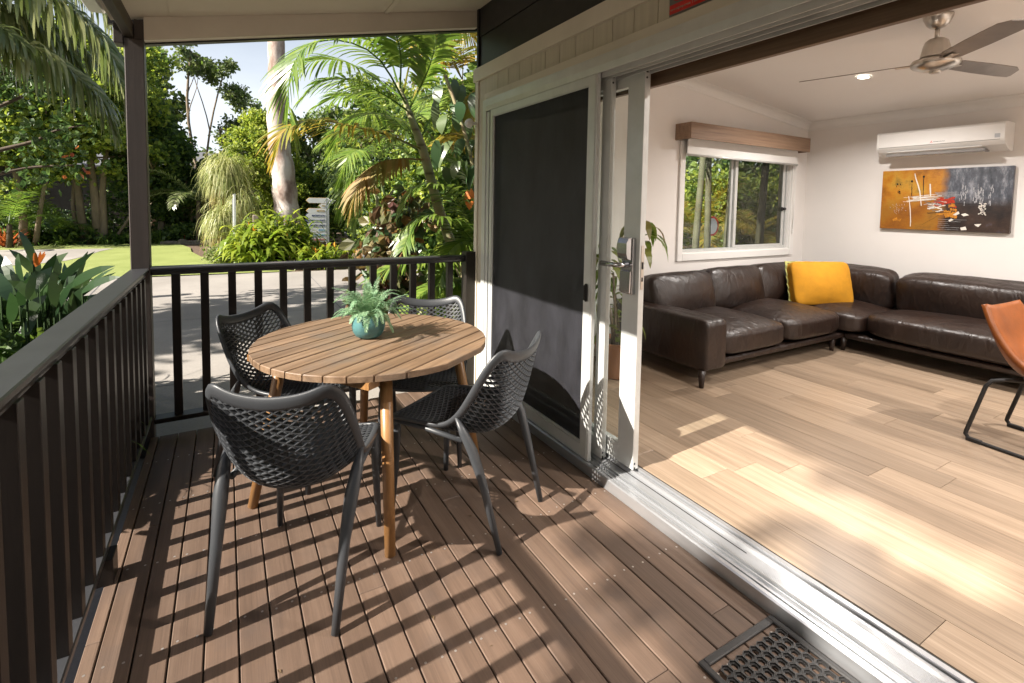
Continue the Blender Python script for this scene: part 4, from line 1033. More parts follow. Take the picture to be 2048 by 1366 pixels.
for k in range(24):      # grey-white scumble mid
    u = r2.uniform(38, 52); v_ = r2.uniform(50, 70); L2((u-2, v_), (u+3, v_+r2.uniform(-4, 4)), r2.uniform(.004, .011), r2.choice([0, 4, 5]), -.0016-.00002*k)
for k in range(10): z = r2.uniform(44, 55); L2((20+r2.uniform(-6, 8), z+1), (46+r2.uniform(-5, 6), z-r2.uniform(0, 4)), r2.uniform(.002, .006), 0, -.0022-.00002*k)
for k in range(9): L2((45+k*.4, 38+k*.9), (62+r2.uniform(-3, 5), 38+k*.9), .0018, 5, -.0024)
stroke([cv(*p) for p in ((28, 6), (29, 14), (31, 24), (33, 36), (34, 48), (35, 60))], .008, 0, -.0027)
stroke([cv(*p) for p in ((24, 44), (25, 54), (26, 66), (26.5, 76), (27, 86), (27, 95))], .007, 0, -.0027)
stroke([cv(*p) for p in ((41, 24), (41.3, 32), (42, 44))], .010, 0, -.0027)
L2((35.5, 12), (36, 44), .005, 1, -.0027); L2((26, 24), (26.5, 44), .005, 1, -.0027)
for a in ((26, 19), (35.5, 12)):
    p = cv(*a); b.add([(-.0029, p[0]+.009*math.cos(t), p[1]+.012*math.sin(t)) for t in np.linspace(0, 6.28, 9)[:-1]], [tuple(range(8))], 1)
L2((40, 72), (57, 70), .006, 1, -.0027); L2((62, 56), (80, 57), .004, 1, -.0027); L2((50, 74), (36, 92), .002, 1, -.0027)
def poly(pts, mi, x=-.003): b.add([(x,)+cv(*p) for p in pts], [tuple(range(len(pts)))], mi)
poly([(60, 74), (64, 68), (65, 72), (62, 75)], 0); poly([(66, 73), (69, 71), (72, 74), (68, 76)], 0); poly([(57, 83), (59, 80), (61, 82), (58, 85)], 0)
poly([(66, 94), (70, 92), (71, 97), (67, 98)], 0); poly([(76, 88), (81, 87), (79, 92), (77, 90)], 0)
poly([(11, 84), (15, 80), (16, 85), (12, 87)], 3); poly([(16, 85), (19, 82), (18, 87)], 3)
for k in range(46): u, v_ = r2.uniform(78, 83), r2.uniform(55, 73); L2((u, v_), (u+.8, v_+r2.uniform(-1, 1)), .008, 0, -.003-.00002*k, k=2)
for k in range(70):
    u = r2.choice([66, 68, 75, 77, 79, 86])+r2.uniform(-2, 2); v_ = r2.uniform(25, 55); L2((u, v_), (u+r2.uniform(-.3, .3), v_+r2.uniform(3, 8)), r2.uniform(.002, .006), 5, -.0017-.00001*k, k=3)
for k in range(28): u, v_ = r2.uniform(8, 22), r2.uniform(56, 74); L2((u, v_), (u+r2.uniform(0, 1.5), v_+r2.uniform(0, 3)), .0025, 5, -.002, k=2)
for k in range(12): L2((49, 80+k*1.6), (r2.uniform(56, 72), 80+k*1.6), .002, 5 if k % 2 else 1, -.0023)
for k in range(16): u, v_ = r2.uniform(12, 16), r2.uniform(20, 38); L2((u, v_), (u+1, v_+3), .006, r2.choice([1, 3]), -.002, k=2)
pc = [mat('paint_white', (.72, .68, .62), .5, bump=.6, bscale=200), mat('paint_black', (.012, .010, .010), .4), mat('paint_red', (.42, .03, .01), .4, var=.4, nscale=40), mat('paint_orange', (.50, .20, .02), .4, var=.4, nscale=40), mat('paint_grey', (.15, .13, .12), .5), mat('paint_pale', (.40, .40, .42), .5)]
b.build('brush_strokes', pc, PT)

# ------------------------------------------------------------------ ceiling fan and downlights
FN = thing('ceiling_fan', 'brushed steel ceiling fan with three flat grey blades', 'ceiling fan', (3.85, 1.41, 2.325)); ct = cz(3.85)-2.325
b = MB(); b.lathe([(.0, ct-.004), (.075, ct-.002), (.073, ct-.02), (.055, ct-.06), (.035, ct-.078), (.014, ct-.085)], 28); b.build('canopy', M['steel'], FN)
b = MB(); b.tube([(0, 0, .14), (0, 0, ct-.07)], .0125, 12); b.build('downrod', M['steel'], FN)
b = MB(); b.lathe([(.013, .152), (.04, .148), (.058, .132), (.068, .10), (.078, .045), (.080, .035), (.070, .032)], 36); b.lathe([(.060, .030), (.118, .018), (.124, .006), (.122, -.012), (.112, -.022), (.06, -.045), (0, -.050)], 40); b.lathe([(.03, -.048), (.03, -.056), (.022, -.062), (0, -.062)], 14); b.build('motor', M['steel'], FN)
bl = None
for k, a in enumerate((106, 226, 346)):
    if bl is None:
        b = MB(); c, s_ = math.cos(R_(-13)), math.sin(R_(-13))
        out = [(.10, -.030), (.17, -.055), (.40, -.062), (.64, -.060), (.70, -.035), (.745, .035), (.74, .055), (.64, .062), (.40, .060), (.17, .050), (.10, .028)]
        b.prism(out, lambda x, y: (x, y*c, .004+y*s_), lambda x, y: (x, y*c, .009+y*s_)); bl = o = b.build('blade', M['blade'], FN)
        b = MB(); b.bbox(.09, .20, -.02, .02, -.002, .003, .001); b.lathe([(.006, -.004), (0, -.005)], 8, (.15, 0, 0)); b.build('bracket', M['steel'], o)
        ks = kids(o)
    else:
        o = bl.copy(); COL.objects.link(o); q = ks[0].copy(); COL.objects.link(q); q.parent = o
    o.rotation_euler = (0, 0, R_(a))
M['lamp'] = emis('lamp_glow', (1, .90, .74), 7)
def downlight(x, y, label, e):
    t = thing('downlight', label, 'ceiling light', (x, y, cz(x)-.001), group='ceiling downlights')
    b = MB(); b.lathe([(.056, -.002), (.054, -.006), (.046, -.008), (.042, -.004)], 28); b.build('trim_ring', M['white'], t).rotation_euler = (0, R_(6.1), 0)
    b = MB(); b.lathe([(.042, -.0045), (0, -.0045)], 28); b.build('lens', M['lamp'], t).rotation_euler = (0, R_(6.1), 0)
    l = bpy.data.lights.new('downlight_lamp', 'AREA'); l.shape = 'DISK'; l.size = .08; l.energy = e; l.color = (1, .94, .88); l.spread = R_(150)
    lo = bpy.data.objects.new('lamp', l); COL.objects.link(lo); lo.parent = t; lo.location = (0, 0, -.02)
downlight(4.68, 2.20, 'small round lit downlight in the white ceiling, left of the fan motor', 15)
downlight(2.75, .35, 'unseen downlight added to brighten the near part of the room', 22)  # this and the next three are out of view, added to brighten the room
downlight(4.62, .1, 'unseen downlight added to brighten the right part of the room', 22)
downlight(2.75, -1.6, 'unseen downlight added to brighten the far right end near the door', 20)
downlight(4.62, -1.6, 'unseen downlight added to brighten the far right end near the wall', 21)

# ------------------------------------------------------------------ indoor plant
IP = thing('indoor_plant', 'leafy indoor plant in a terracotta pot beside the sofa arm', 'potted plant', (2.62, 2.86, FZ))
b = MB(); b.lathe([(0, .002), (.12, .002), (.135, .02), (.165, .24), (.175, .25), (.175, .28), (.155, .28), (.15, .25)], 32); b.build('pot', M['terra'], IP)
b = MB(); b.lathe([(0, .25), (.152, .245)], 20); b.build('soil', M['soil'], IP)
b = MB(); parts = []
for (sx, sy, h, nl) in ((.10, -.10, 1.18, 17), (-.02, .03, .80, 11), (-.16, -.03, .98, 12), (.05, .1, .62, 8), (-.08, -.12, .50, 8)):
    pts = limb(b, (sx*.3, sy*.3, .22), (sx*1.3, sy, h), .012, .008, .08, 7, 7)
    n = nl; az = rng.uniform(0, 6.28, n); hz = np.linspace(-.20, .02, n)
    B = np.stack([np.full(n, sx*1.3), np.full(n, sy), h+hz], 1); D = np.stack([np.cos(az), np.sin(az), rng.uniform(.2, .9, n)], 1)
    V, Fq = ribbon(B, norm(D), np.tile([0, 0, 1.], (n, 1)), rng.uniform(.22, .34, n), np.full(n, .030), rng.uniform(1.6, 2.6, n), 6, .05, .4, vfold=.3); parts.append((V, Fq))
b.build('stem', M['bark'], IP); V, Fq, mi = join(parts); npmesh('leaves', V, Fq, M['lf_cord'], IP)

#GARDEN
# ------------------------------------------------------------------ garden, far to near
def X(px, Y): return at(px, 400, Y).x
def ZZ(px, py, Y): return at(px, py, Y).z
NB = thing('neighbouring_cabin', 'grey weatherboard cabin half hidden behind the trees beyond the lawn', 'building', (-3, 29, GZ))
b = MB()
for k in range(15): b.prism([(29.0, k*.2), (28.965, k*.2), (28.985, k*.2+.2), (29.0, k*.2+.2)], lambda a, z: (-9, a, z+GZ), lambda a, z: (1.5, a, z+GZ))
b.box(-9, 1.5, 29.0, 34, GZ, GZ+3.0); rel(b.build('wall', mat('grey_weatherboard', (.075, .07, .066), .7)), NB)
b = MB(); b.prism([(28.3, 3.0), (31.5, 4.1), (34.7, 3.0), (34.7, 2.9), (28.3, 2.9)], lambda a, z: (-9.6, a, z+GZ), lambda a, z: (2.1, a, z+GZ)); rel(b.build('roof', mat('grey_roof', (.14, .14, .15), .6)), NB)
b = MB(); b.box(-2.6, -1.2, 28.93, 28.96, 1.0, 2.1); rel(b.build('window', M['blackplastic']), NB)

GT = 'trees beyond the lawn'
tree('broadleaf_tree', 'tall leafy tree with slim grey multiple trunks behind the lawn, left of the post', X(188, 21.5), 21.5,
     [(-.25, 0, -.9, .2, 3.6, .13), (.05, .1, -.1, -.1, 4.2, .15), (.25, -.1, .6, 0, 4.0, .12), (-.4, .1, -.5, .3, 3.2, .07), (.4, 0, 1.8, .1, 3.0, .05)],
     [(0, 0, 4.6, 2.3, 2.0, 1.5, 3), (-1.2, .2, 6.2, 1.5, 1.5, 1.2, 2), (.9, 0, 6.0, 1.5, 1.5, 1.3, 2), (.9, -.3, 3.2, 1.5, 1.2, .9, 1.2), (-1.3, -.4, 3.0, 1.2, 1.2, .9, 1)], 15000, .15, ['lf_mid', 'lf_bright', 'lf_dark'], group=GT, clumps=150, spread=.22, mix=[.4, .5, .1])
tree('broadleaf_tree', 'broad bushy bright green tree at the left edge behind the lawn', X(40, 21.0), 21.0,
     [(0, 0, -.2, 0, 3.0, .12), (.3, 0, .8, .1, 2.8, .08)],
     [(0, 0, 4.2, 2.2, 1.8, 1.6, 3), (-1.5, 0, 5.8, 1.6, 1.5, 1.3, 2), (1.2, 0, 5.4, 1.5, 1.4, 1.2, 2), (.2, -.3, 2.2, 1.6, 1.0, .9, 1)], 14000, .16, ['lf_bright', 'lf_mid', 'lf_dark'], group=GT, clumps=140, spread=.22, mix=[.65, .25, .1])
tree('broadleaf_tree', 'rounded tree beyond the left frame edge behind the concrete path', X(-110, 22.0), 22.0, [(0, 0, .1, 0, 3.0, .12)],
     [(0, 0, 4.5, 2.3, 1.8, 2.6, 3), (0, 0, 6.5, 1.6, 1.5, 1.3, 2)], 8000, .18, ['lf_mid', 'lf_dark'], group=GT, clumps=90, mix=[.6, .4])
tree('broadleaf_tree', 'dense dark green tree right of the veranda post beyond the lawn', X(318, 22.5), 22.5,
     [(0, 0, .2, .1, 2.8, .12), (.5, .1, .9, 0, 2.4, .07)],
     [(-.1, 0, 3.2, 1.3, 1.3, 1.5, 3), (-.5, 0, 4.8, .9, 1.0, .9, 1.5), (.8, -.2, 1.9, 1.2, 1.0, .9, 1.5)], 12000, .14, ['lf_dark', 'lf_mid'], group=GT, clumps=120, spread=.24, mix=[.65, .35])
tree('broadleaf_tree', 'paler tree top rising behind the dark tree by the post', X(305, 27), 27.0, [(0, 0, .1, 0, 5.5, .14)],
     [(-.3, 0, 7.2, 1.0, 1.0, .9, 3), (.5, 0, 5.9, .9, .9, .8, 2), (-.8, 0, 5.9, 1.0, 1.0, 1.0, 2)], 7000, .17, ['lf_gum', 'lf_mid'], group=GT, clumps=80, mix=[.6, .4])
tree('airy_tree', 'tall thin airy tree with sky showing between its leaf clumps', X(408, 26), 26.0,
     [(0, 0, -.35, 0, 8.0, .085), (.0, 0, .85, 0, 7.2, .06)],
     [(-.75, 0, 8.5, .50, .5, .65, 1.2), (-.45, 0, 7.5, .6, .6, .5, 1.4), (.6, 0, 7.4, .75, .6, .6, 2), (1.15, 0, 6.2, .55, .6, .6, 1.2)], 3800, .16, ['lf_gum', 'lf_mid'], group=GT, clumps=60, asp=.28, spread=.30, limbs=4, zb=.1, droopy=.4, mix=[.7, .3])
tree('gum_tree', 'grey green gum tree crown between the thin tree and the pale trunk', X(492, 28), 28.0, [(0, 0, .1, 0, 4.5, .12), (0, 0, -1.1, 0, 5.0, .08)],
     [(.1, 0, 4.4, 1.35, 1.2, 1.3, 3), (.1, 0, 6.1, .8, .8, .7, 1.3), (-1.0, 0, 3.2, 1.0, 1.0, .9, 2)], 7500, .17, ['lf_gum', 'lf_dark'], group=GT, clumps=100, asp=.28, droopy=.4, mix=[.6, .4])
tree('shrub_tree', 'dark understorey shrub in the shade beyond the lawn, beside the rocks', X(385, 23), 22.5, [(0, 0, 0, 0, 1.2, .06), (.5, 0, .7, 0, 1.2, .05)],
     [(0, 0, 1.6, 1.4, .9, 1.2, 3), (1.0, 0, 2.3, 1.2, .9, .9, 2), (.2, 0, 2.9, 1.0, 1, .7, 1.2)], 8000, .14, ['lf_dark', 'lf_mid'], group=GT, clumps=80, cat='shrub', mix=[.9, .1])
tree('bright_shrub', 'tall sunlit bright green shrub left of the pale gum trunk', X(527, 18.5), 18.5, [(0, 0, .1, 0, 2.2, .07), (.2, 0, .5, 0, 2.0, .05)],
     [(.1, 0, 3.7, .85, .9, .95, 3), (-.35, 0, 2.9, .9, .9, .8, 2), (.5, 0, 2.3, 1.0, .9, .9, 2), (0, 0, 1.3, 1.1, .9, .8, 2)], 12000, .11, ['lf_bright', 'lf_mid'], group=GT, clumps=130, cat='shrub', spread=.22, mix=[.75, .25])
tree('bright_shrub', 'low rounded green hedge shrub behind the pale gum trunk and the direction sign', X(632, 19), 19.0, [(0, 0, .1, 0, 1.0, .06)],
     [(0, 0, 1.1, 1.5, .9, .9, 3), (-.6, 0, 2.0, .9, .8, .7, 2), (.5, 0, 2.2, .8, .8, .6, 1)], 10000, .10, ['lf_mid', 'lf_bright', 'lf_dark'], group=GT, clumps=110, cat='shrub', mix=[.4, .3, .3])
tree('broadleaf_tree', 'olive green tree standing behind the direction sign beside the road', X(655, 27), 27.0, [(0, 0, .2, 0, 4.0, .12), (.3, 0, 1.2, 0, 3.6, .08)],
     [(0, 0, 3.8, 2.0, 1.6, 1.7, 3), (.6, 0, 5.4, 1.5, 1.4, 1.1, 2), (-1.0, 0, 5.0, 1.2, 1.2, 1.0, 1.2)], 9000, .17, ['lf_mid', 'lf_gum', 'lf_dark'], group=GT, clumps=90, mix=[.4, .35, .25])
tree('broadleaf_tree', 'sparse tree with pale twigs behind the left side of the palm clump', X(730, 24), 24.0, [(0, 0, .2, 0, 4.0, .12), (.3, 0, -.9, 0, 3.6, .08)],
     [(0, 0, 3.0, 2.0, 1.6, 2.2, 3), (.6, 0, 6.0, 1.8, 1.4, 1.5, 2)], 9000, .16, ['lf_gum', 'lf_mid', 'lf_bright'], group=GT, clumps=90, mix=[.4, .35, .25], limbs=20)
for (px, Y, r, h, lb) in ((800, 17, 2.4, 5.2, 'tall green tree mass behind the middle of the palm clump'), (905, 13, 2.2, 5.0, 'green tree mass behind the right side of the palm clump'), (1010, 17, 3.0, 6.5, 'large green tree hidden behind the cabin corner')):
    tree('broadleaf_tree', lb, X(px, Y), Y, [(0, 0, .2, 0, 2.4, .12)],
         [(0, 0, 1.6, r, r*.7, 1.6, 3), (0, 0, h-1.6, r*.9, r*.7, 1.7, 3)], 9000, .15, ['lf_mid', 'lf_bright', 'lf_dark'], group=GT, clumps=110, mix=[.4, .3, .3])

# far wood and low shrubbery: too many to count
def mass(name, label, cat, segs, n, size, mats, mix, h0, h1):
    Cc = []; 
    for (x0, y0, x1, y1, th, hh) in segs:
        m = int(n*math.hypot(x1-x0, y1-y0)/sum(math.hypot(s[2]-s[0], s[3]-s[1]) for s in segs)); t = rng.uniform(0, 1, m)
        lump = .65+.35*np.sin(t*23+x0)+.2*np.sin(t*57+y0)
        z = GZ+h0+rng.uniform(0, 1, m)**.8*hh*np.clip(lump, .35, 1.2)
        Cc.append(np.stack([x0+(x1-x0)*t+rng.normal(0, th, m)*.5, y0+(y1-y0)*t+rng.normal(0, th, m), z], 1))
    C = np.concatenate(Cc); m = len(C); sz = size*rng.uniform(.6, 1.4, m)
    V, Fq = leafcards(C, rdir(m), rdir(m, .6), sz, sz*.42)
    o = npmesh(name, V, Fq, [M[k] for k in mats], None, mi=np.repeat(rng.choice(len(mats), m, p=mix), 3)); tag(o, label, cat); o['kind'] = 'stuff'
mass('far_wood', 'distant belt of trees closing the view beyond the garden, plus unseen belts added to block haze light', 'wood', [(-30, 30, -8, 31, 1.6, 6), (-8, 36, 8, 38, 1.6, 4.2), (9, 38, 30, 30, 1.6, 8), (16, 30, 34, 12, 1.8, 8), (12, 20, 24, 11, 1.5, 5), (-17, -12, -17, 19, 1.3, 4.6), (-17, -9, 3, -9.5, 1.3, 6.5)], 78000, .34, ['lf_dark', 'lf_mid', 'lf_gum'], [.5, .3, .2], 0, 7)  # last two belts lie out of view, added to cut haze light on the deck
mass('shrubbery', 'low dark shrubbery and ground cover along the far edge of the lawn', 'shrubbery', [(-16, 23.6, 1.0, 23.4, .5, 2.2), (-14, 22.2, -.6, 21.6, .35, .55), (2.0, 24.5, 4.4, 24.5, .5, 1.8), (.2, 16.2, 2.6, 18.4, .5, .8)], 30000, .13, ['lf_dark', 'lf_mid'], [.8, .2], 0, 2)

# gum trunk
GU = thing('gum_tree', 'old gum tree with thick white and pinkish peeling trunk beyond the heliconia clump', 'tree', (X(575, 17), 17, GZ))
b = MB(); pts = []; rr = []
for (px, py, wpx) in ((583, 520, 60), (578, 470, 54), (575, 430, 48), (571, 390, 46), (565, 340, 43), (559, 290, 40), (555, 240, 37), (553, 200, 35), (553, 150, 32), (552, 90, 30), (556, 30, 28), (565, -60, 24)):
    p = at(px, py, 17); pts.append(p+Vector((rng.uniform(-.02, .02), 0, 0))); rr.append(wpx/2/987.5*(17*.868+1.6*.5))
P_ = catmull(pts, 5); R2_ = np.interp(np.linspace(0, 1, len(P_)), np.linspace(0, 1, len(rr)), rr)
R2_ = R2_*(1+.05*np.sin(np.arange(len(P_))*1.3))
b.tube(P_.tolist(), R2_.tolist(), 18); limb(b, P_[-6], (1.6, 17.4, 11), .2, .08, n=9); limb(b, P_[-6], (.2, 16.6, 10.5), .16, .06, n=9)
rel(b.build('trunk', M['gum']), GU)
(V, Fq), cc = cloud([(1.2, 17, 11.5, 2.6, 2.4, 1.8, 1)], 5000, .17, .25, 60); rel(npmesh('crown', V, Fq, M['lf_gum']), GU)

# ponytail palms
def ponytail(label, px, pz, Y, r, nb, L):
    c = at(px, pz, Y); t = thing('ponytail_palm', label, 'palm', (c.x, c.y, GZ), group='ponytail palms'); h = c.z-GZ
    b = MB(); b.tube([(0, 0, -.02), (.02, 0, .25), (.0, .02, h*.6), (0, 0, h)], [.16, .11, .07, .06], 10); b.build('trunk', M['bark'], t)
    for nm, m_, n, el0, el1, dr, zz in (('blades', 'lf_pony', nb, -.2, 1.4, 2.6, 0), ('old_blades', 'lf_ponyold', nb//3, -1.3, -.3, 1.6, -.12)):
        az = rng.uniform(0, 6.28, n); el = rng.uniform(el0, el1, n); D = np.stack([np.cos(az)*np.cos(el), np.sin(az)*np.cos(el), np.sin(el)], 1)
        B = np.tile([0, 0, h+zz], (n, 1))+rng.normal(size=(n, 3))*[.08, .08, .12]
        V, Fq = ribbon(B, D, np.tile([0, 0, 1.], (n, 1)), L*rng.uniform(.75, 1.15, n), np.full(n, .011), dr*rng.uniform(.7, 1.4, n), 6, .1, .3)
        npmesh(nm, V, Fq, M[m_], t)
ponytail('large fountain shaped ponytail palm at the edge of the lawn', 452, 345, 17.3, .8, 1000, 1.05)
ponytail('second head of trailing ponytail blades close behind the bare white pole', 484, 400, 17.0, .8, 500, .9)
ponytail('small low ponytail palm at the foot of the white pole', 445, 440, 15.8, .5, 500, .85)

# ground rosettes and small palms along the far edge
def rosette(name, label, cat, x, y, n, L, W, mats, el=(.25, 1.35), dr=(.8, 2.2), z=GZ, group=None, vf=.3, segs=5, spread=.06, tip=.08, wide=.4):
    t = thing(name, label, cat, (x, y, z), group=group)
    az = rng.uniform(0, 6.28, n); e = rng.uniform(el[0], el[1], n); D = np.stack([np.cos(az)*np.cos(e), np.sin(az)*np.cos(e), np.sin(e)], 1)
    B = rng.normal(size=(n, 3))*[spread, spread, .01]
    V, Fq = ribbon(B, D, np.tile([0, 0, 1.], (n, 1)), L*rng.uniform(.6, 1.15, n), W*rng.uniform(.7, 1.2, n), rng.uniform(dr[0], dr[1], n), segs, tip, wide, vfold=vf)
    npmesh('leaves', V, Fq, M[mats], t); return t
GR = 'strappy plants along the far edge of the lawn'
for i, (px, lb) in enumerate(((122, 'pale strappy plant at the lawn edge left of the slim trunks'), (235, 'dark strappy plant hard against the veranda post, far edge of lawn'), (318, 'strappy plant just right of the post at the far edge of the lawn'), (60, 'strappy plant at the far left of the lawn edge'), (205, 'strappy plant under the pale tree trunks'))):
    rosette('strappy_plant', lb, 'plant', X(px, 20.9), 20.9+.2*(i % 2), 46, .62, .022, 'lf_fern' if i % 2 else 'lf_mid', group=GR)
rosette('cordyline', 'small red leaved plant in the shade left of the ponytail palm', 'plant', X(375, 21.3), 21.3, 30, .42, .022, 'lf_red')
rosette('bromeliad', 'orange red leaved plant at the left edge beyond the lawn', 'plant', X(8, 20.6), 20.6, 40, .75, .03, 'lf_red', el=(.7, 1.5), dr=(.3, 1.0))
def small_palm(label, x, y, n, L, h, leafL, group, mats='lf_palm', az0=0, az1=6.28, z=GZ):
    t = thing('small_palm', label, 'palm', (x, y, z), group=group)
    b = MB(); b.tube([(x, y, z-.02), (x+.02, y, z+h)], [.09, .06], 8); rel(b.build('trunk', M['bark2']), t)
    for k in range(n):
        P = frond_path((x, y, z+h), az0+(az1-az0)*(k+.5)/n+rng.uniform(-.25, .25), rng.uniform(.45, 1.25), L*rng.uniform(.8, 1.1), rng.uniform(1.0, 2.0), 18)
        frond_obj('frond', frond_mesh(P, leafL, .016, 34, droop=.6, segs=3, rmi=0, stem=.012), M[mats], t)
    return t
SP = 'small palms under the trees beyond the lawn'
small_palm('small arching palm at the left frame edge under the trees', X(15, 20.2), 20.2, 9, 1.9, .7, .5, SP)
small_palm('small feathery palm beside the orange red plant, far edge of lawn', X(58, 21.6), 21.4, 9, 1.6, .3, .45, SP)
small_palm('small feathery palm left of the slim tree trunks', X(118, 21.8), 21.6, 8, 1.5, .25, .42, SP)
small_palm('dark drooping palm in the shade left of the ponytail palm', X(395, 20.4), 20.6, 9, 2.1, 1.5, .5, SP, mats='lf_foxtail')

# rocks
for i, px in enumerate((332, 347, 366, 381, 395, 408, 420)):
    import bmesh
    bm = bmesh.new(); bmesh.ops.create_icosphere(bm, subdivisions=3, radius=1); s1, s2, s3 = rng.uniform(.14, .26), rng.uniform(.12, .2), rng.uniform(.09, .2)
    ph = rng.uniform(0, 6, 4)
    for v in bm.verts:
        c = v.co; k = 1+.16*math.sin(3*c.x+ph[0])+.13*math.sin(4*c.y+ph[1])+.1*math.sin(5*c.z+ph[2]); v.co = Vector((c.x*s1*k, c.y*s2*k, max(-.05, c.z*s3*k)))
    me = bpy.data.meshes.new('edging_rock'); bm.to_mesh(me); bm.free(); me.materials.append(M['rock']); o = bpy.data.objects.new('edging_rock', me); COL.objects.link(o); o.location = (X(px, 20.4), 20.5+rng.uniform(-.1, .1), GZ)
    tag(o, ['leftmost low grey rock edging the lawn, right of the post', 'second grey rock from the post edging the lawn', 'taller pointed grey rock edging the lawn', 'middle grey rock in the row edging the lawn', 'flat grey rock right of the middle of the edging row', 'grey rock next to last before the ponytail palm', 'last grey rock, beside the small ponytail palm'][i], 'rock', 'rocks edging the far side of the lawn')

# heliconia clump
def leafy_clump(name, label, cat, x, y, stems, h, spread, L, W, mats, lean=.5, per=7, flowers=0, group=None, lz=.25):
    t = thing(name, label, cat, (x, y, GZ), group=group); Bs = []; Ds = []; b = MB(); fl = []
    for k in range(stems):
        a = rng.uniform(0, 6.28); r = math.sqrt(rng.uniform(0, 1)); sx, sy = spread[0]*r*math.cos(a), spread[1]*r*math.sin(a)
        hh = h*rng.uniform(.55, 1.1)*(1-.35*r); ex, ey = sx*(1+lean*.4)+lean*.2*math.cos(a)*r, sy*(1+lean*.4)
        b.tube([(sx, sy, -.02), ((sx+ex)/2, (sy+ey)/2, hh*.6), (ex, ey, hh)], [.012, .009, .005], 5)
        for j in range(per):
            tt = lz+(1-lz)*(j+.5)/per; az = a+rng.normal()*1.1+(math.pi if j % 2 else 0)*.7; el = rng.uniform(.35, 1.1)
            Bs.append((sx+(ex-sx)*tt, sy+(ey-sy)*tt, hh*tt)); Ds.append((math.cos(az)*math.cos(el), math.sin(az)*math.cos(el), math.sin(el)))
        if k < flowers: fl.append((ex, ey, hh*rng.uniform(.7, 1.05)))
    b.build('stems', M['lf_fern'], t); n = len(Bs)
    V, Fq = ribbon(np.array(Bs), np.array(Ds), np.tile([0, 0, 1.], (n, 1)), L*rng.uniform(.65, 1.2, n), W*rng.uniform(.75, 1.2, n), rng.uniform(.5, 1.9, n), 5, .05, .4, vfold=.25)
    npmesh('leaves', V, Fq, M[mats], t)
    if fl:
        Bq = []; Dq = []
        for f in fl:
            for q in range(7): Bq.append((f[0], f[1], f[2]+q*.012)); a = rng.uniform(0, 6.28); e = rng.uniform(.2, 1.3); Dq.append((math.cos(a)*math.cos(e), math.sin(a)*math.cos(e), math.sin(e)))
        m = len(Bq); V, Fq = ribbon(np.array(Bq), np.array(Dq), np.tile([0, 0, 1.], (m, 1)), np.full(m, .12), np.full(m, .012), np.full(m, .2), 3, .1, .4); npmesh('flowers', V, Fq, M['petaly'], t)
    return t
GH = 'golden green clumps between lawn and road'
leafy_clump('heliconia', 'tall yellow green clump with orange flowers at the foot of the pale gum trunk', 'plant', X(552, 12.9), 12.9, 90, 1.30, (.72, .5), .60, .048, 'lf_heli', flowers=16, group=GH)
leafy_clump('heliconia', 'lower yellow green clump with orange flowers beside the direction sign', 'plant', X(645, 12.4), 12.4, 60, .58, (.62, .5), .42, .040, 'lf_heli', flowers=14, group=GH)
leafy_clump('heliconia', 'yellow green clump left part, directly behind the bare white pole', 'plant', X(520, 12.7), 12.7, 55, 1.05, (.50, .45), .56, .044, 'lf_heli', flowers=5, group=GH)
tree('variegated_shrub', 'low mottled cream and green shrub at the foot of the bare white pole', X(470, 13.4), 13.4, [(0, 0, 0, 0, .25, .02)], [(0, 0, .22, .55, .4, .26, 3), (.3, .1, .45, .35, .3, .2, 1)], 5000, .055, ['lf_varieg', 'lf_mid'], clumps=60, cat='shrub', limbs=8, mix=[.7, .3])

# posts and direction sign
PL = thing('pole', 'bare white square pole standing at the right edge of the lawn', 'pole', (X(470, 13), 13, GZ))
b = MB(); c = at(470, 389, 13); b.bbox(c.x-.040, c.x+.012, 12.975, 13.025, GZ-.05, c.z, .006); b.box(c.x-.062, c.x-.0405, 12.98, 13.02, c.z-.95, c.z-.1); rel(b.build('shaft', M['whitepaint']), PL)
b = MB(); b.bbox(c.x-.043, c.x+.015, 12.972, 13.028, c.z, c.z+.012, .003); rel(b.build('cap', M['alu']), PL)
PB = thing('bollard', 'short weathered timber post behind the heliconia, left of the gum trunk', 'post', (X(511, 15.5), 15.5, GZ))
b = MB(); c = at(511, 430, 15.5); b.bbox(c.x-.07, c.x+.07, 15.43, 15.57, GZ-.05, c.z, .01); rel(b.build('shaft', M['teakleg'] if 0 else mat('weathered_timber', (.34, .28, .22), .8)), PB)
SGN = thing('direction_sign', 'white fingerpost with stacked arrow boards reading reception, pedestrian exit and cafe', 'sign', (X(655, 14), 14, GZ))
top = at(655, 396, 14); sx = top.x
b = MB(); b.bbox(sx-.035, sx+.035, 13.965, 14.035, GZ-.05, top.z, .006); rel(b.build('post', M['whitepaint']), SGN)
navy, gold, sky_, red_ = mat('navy_edge', (.02, .03, .14), .5), mat('gold_edge', (.50, .30, .05), .5), mat('blue_edge', (.05, .28, .55), .5), mat('red_print', (.55, .04, .03), .5)
rows = [(401, 612, 'blank', 9.5, gold, ''), (411.5, 637, 'short', 8.5, gold, 'TO'), (421.5, 612, 'a', 9, gold, 'MOTEL'), (431, 611, 'a', 8.6, navy, 'RECEPTION'), (440.5, 611, 'a', 8.6, navy, 'PEDESTRIAN EXIT'), (450.5, 611, 'a', 8.6, navy, 'NIBBLES CAFE'), (460, 613, 'a', 8.6, sky_, 'POOL'), (469.5, 615, 'a', 8.6, sky_, 'WATER PARK'), (479, 613, 'a', 8.6, red_, 'DOG BEACH')]
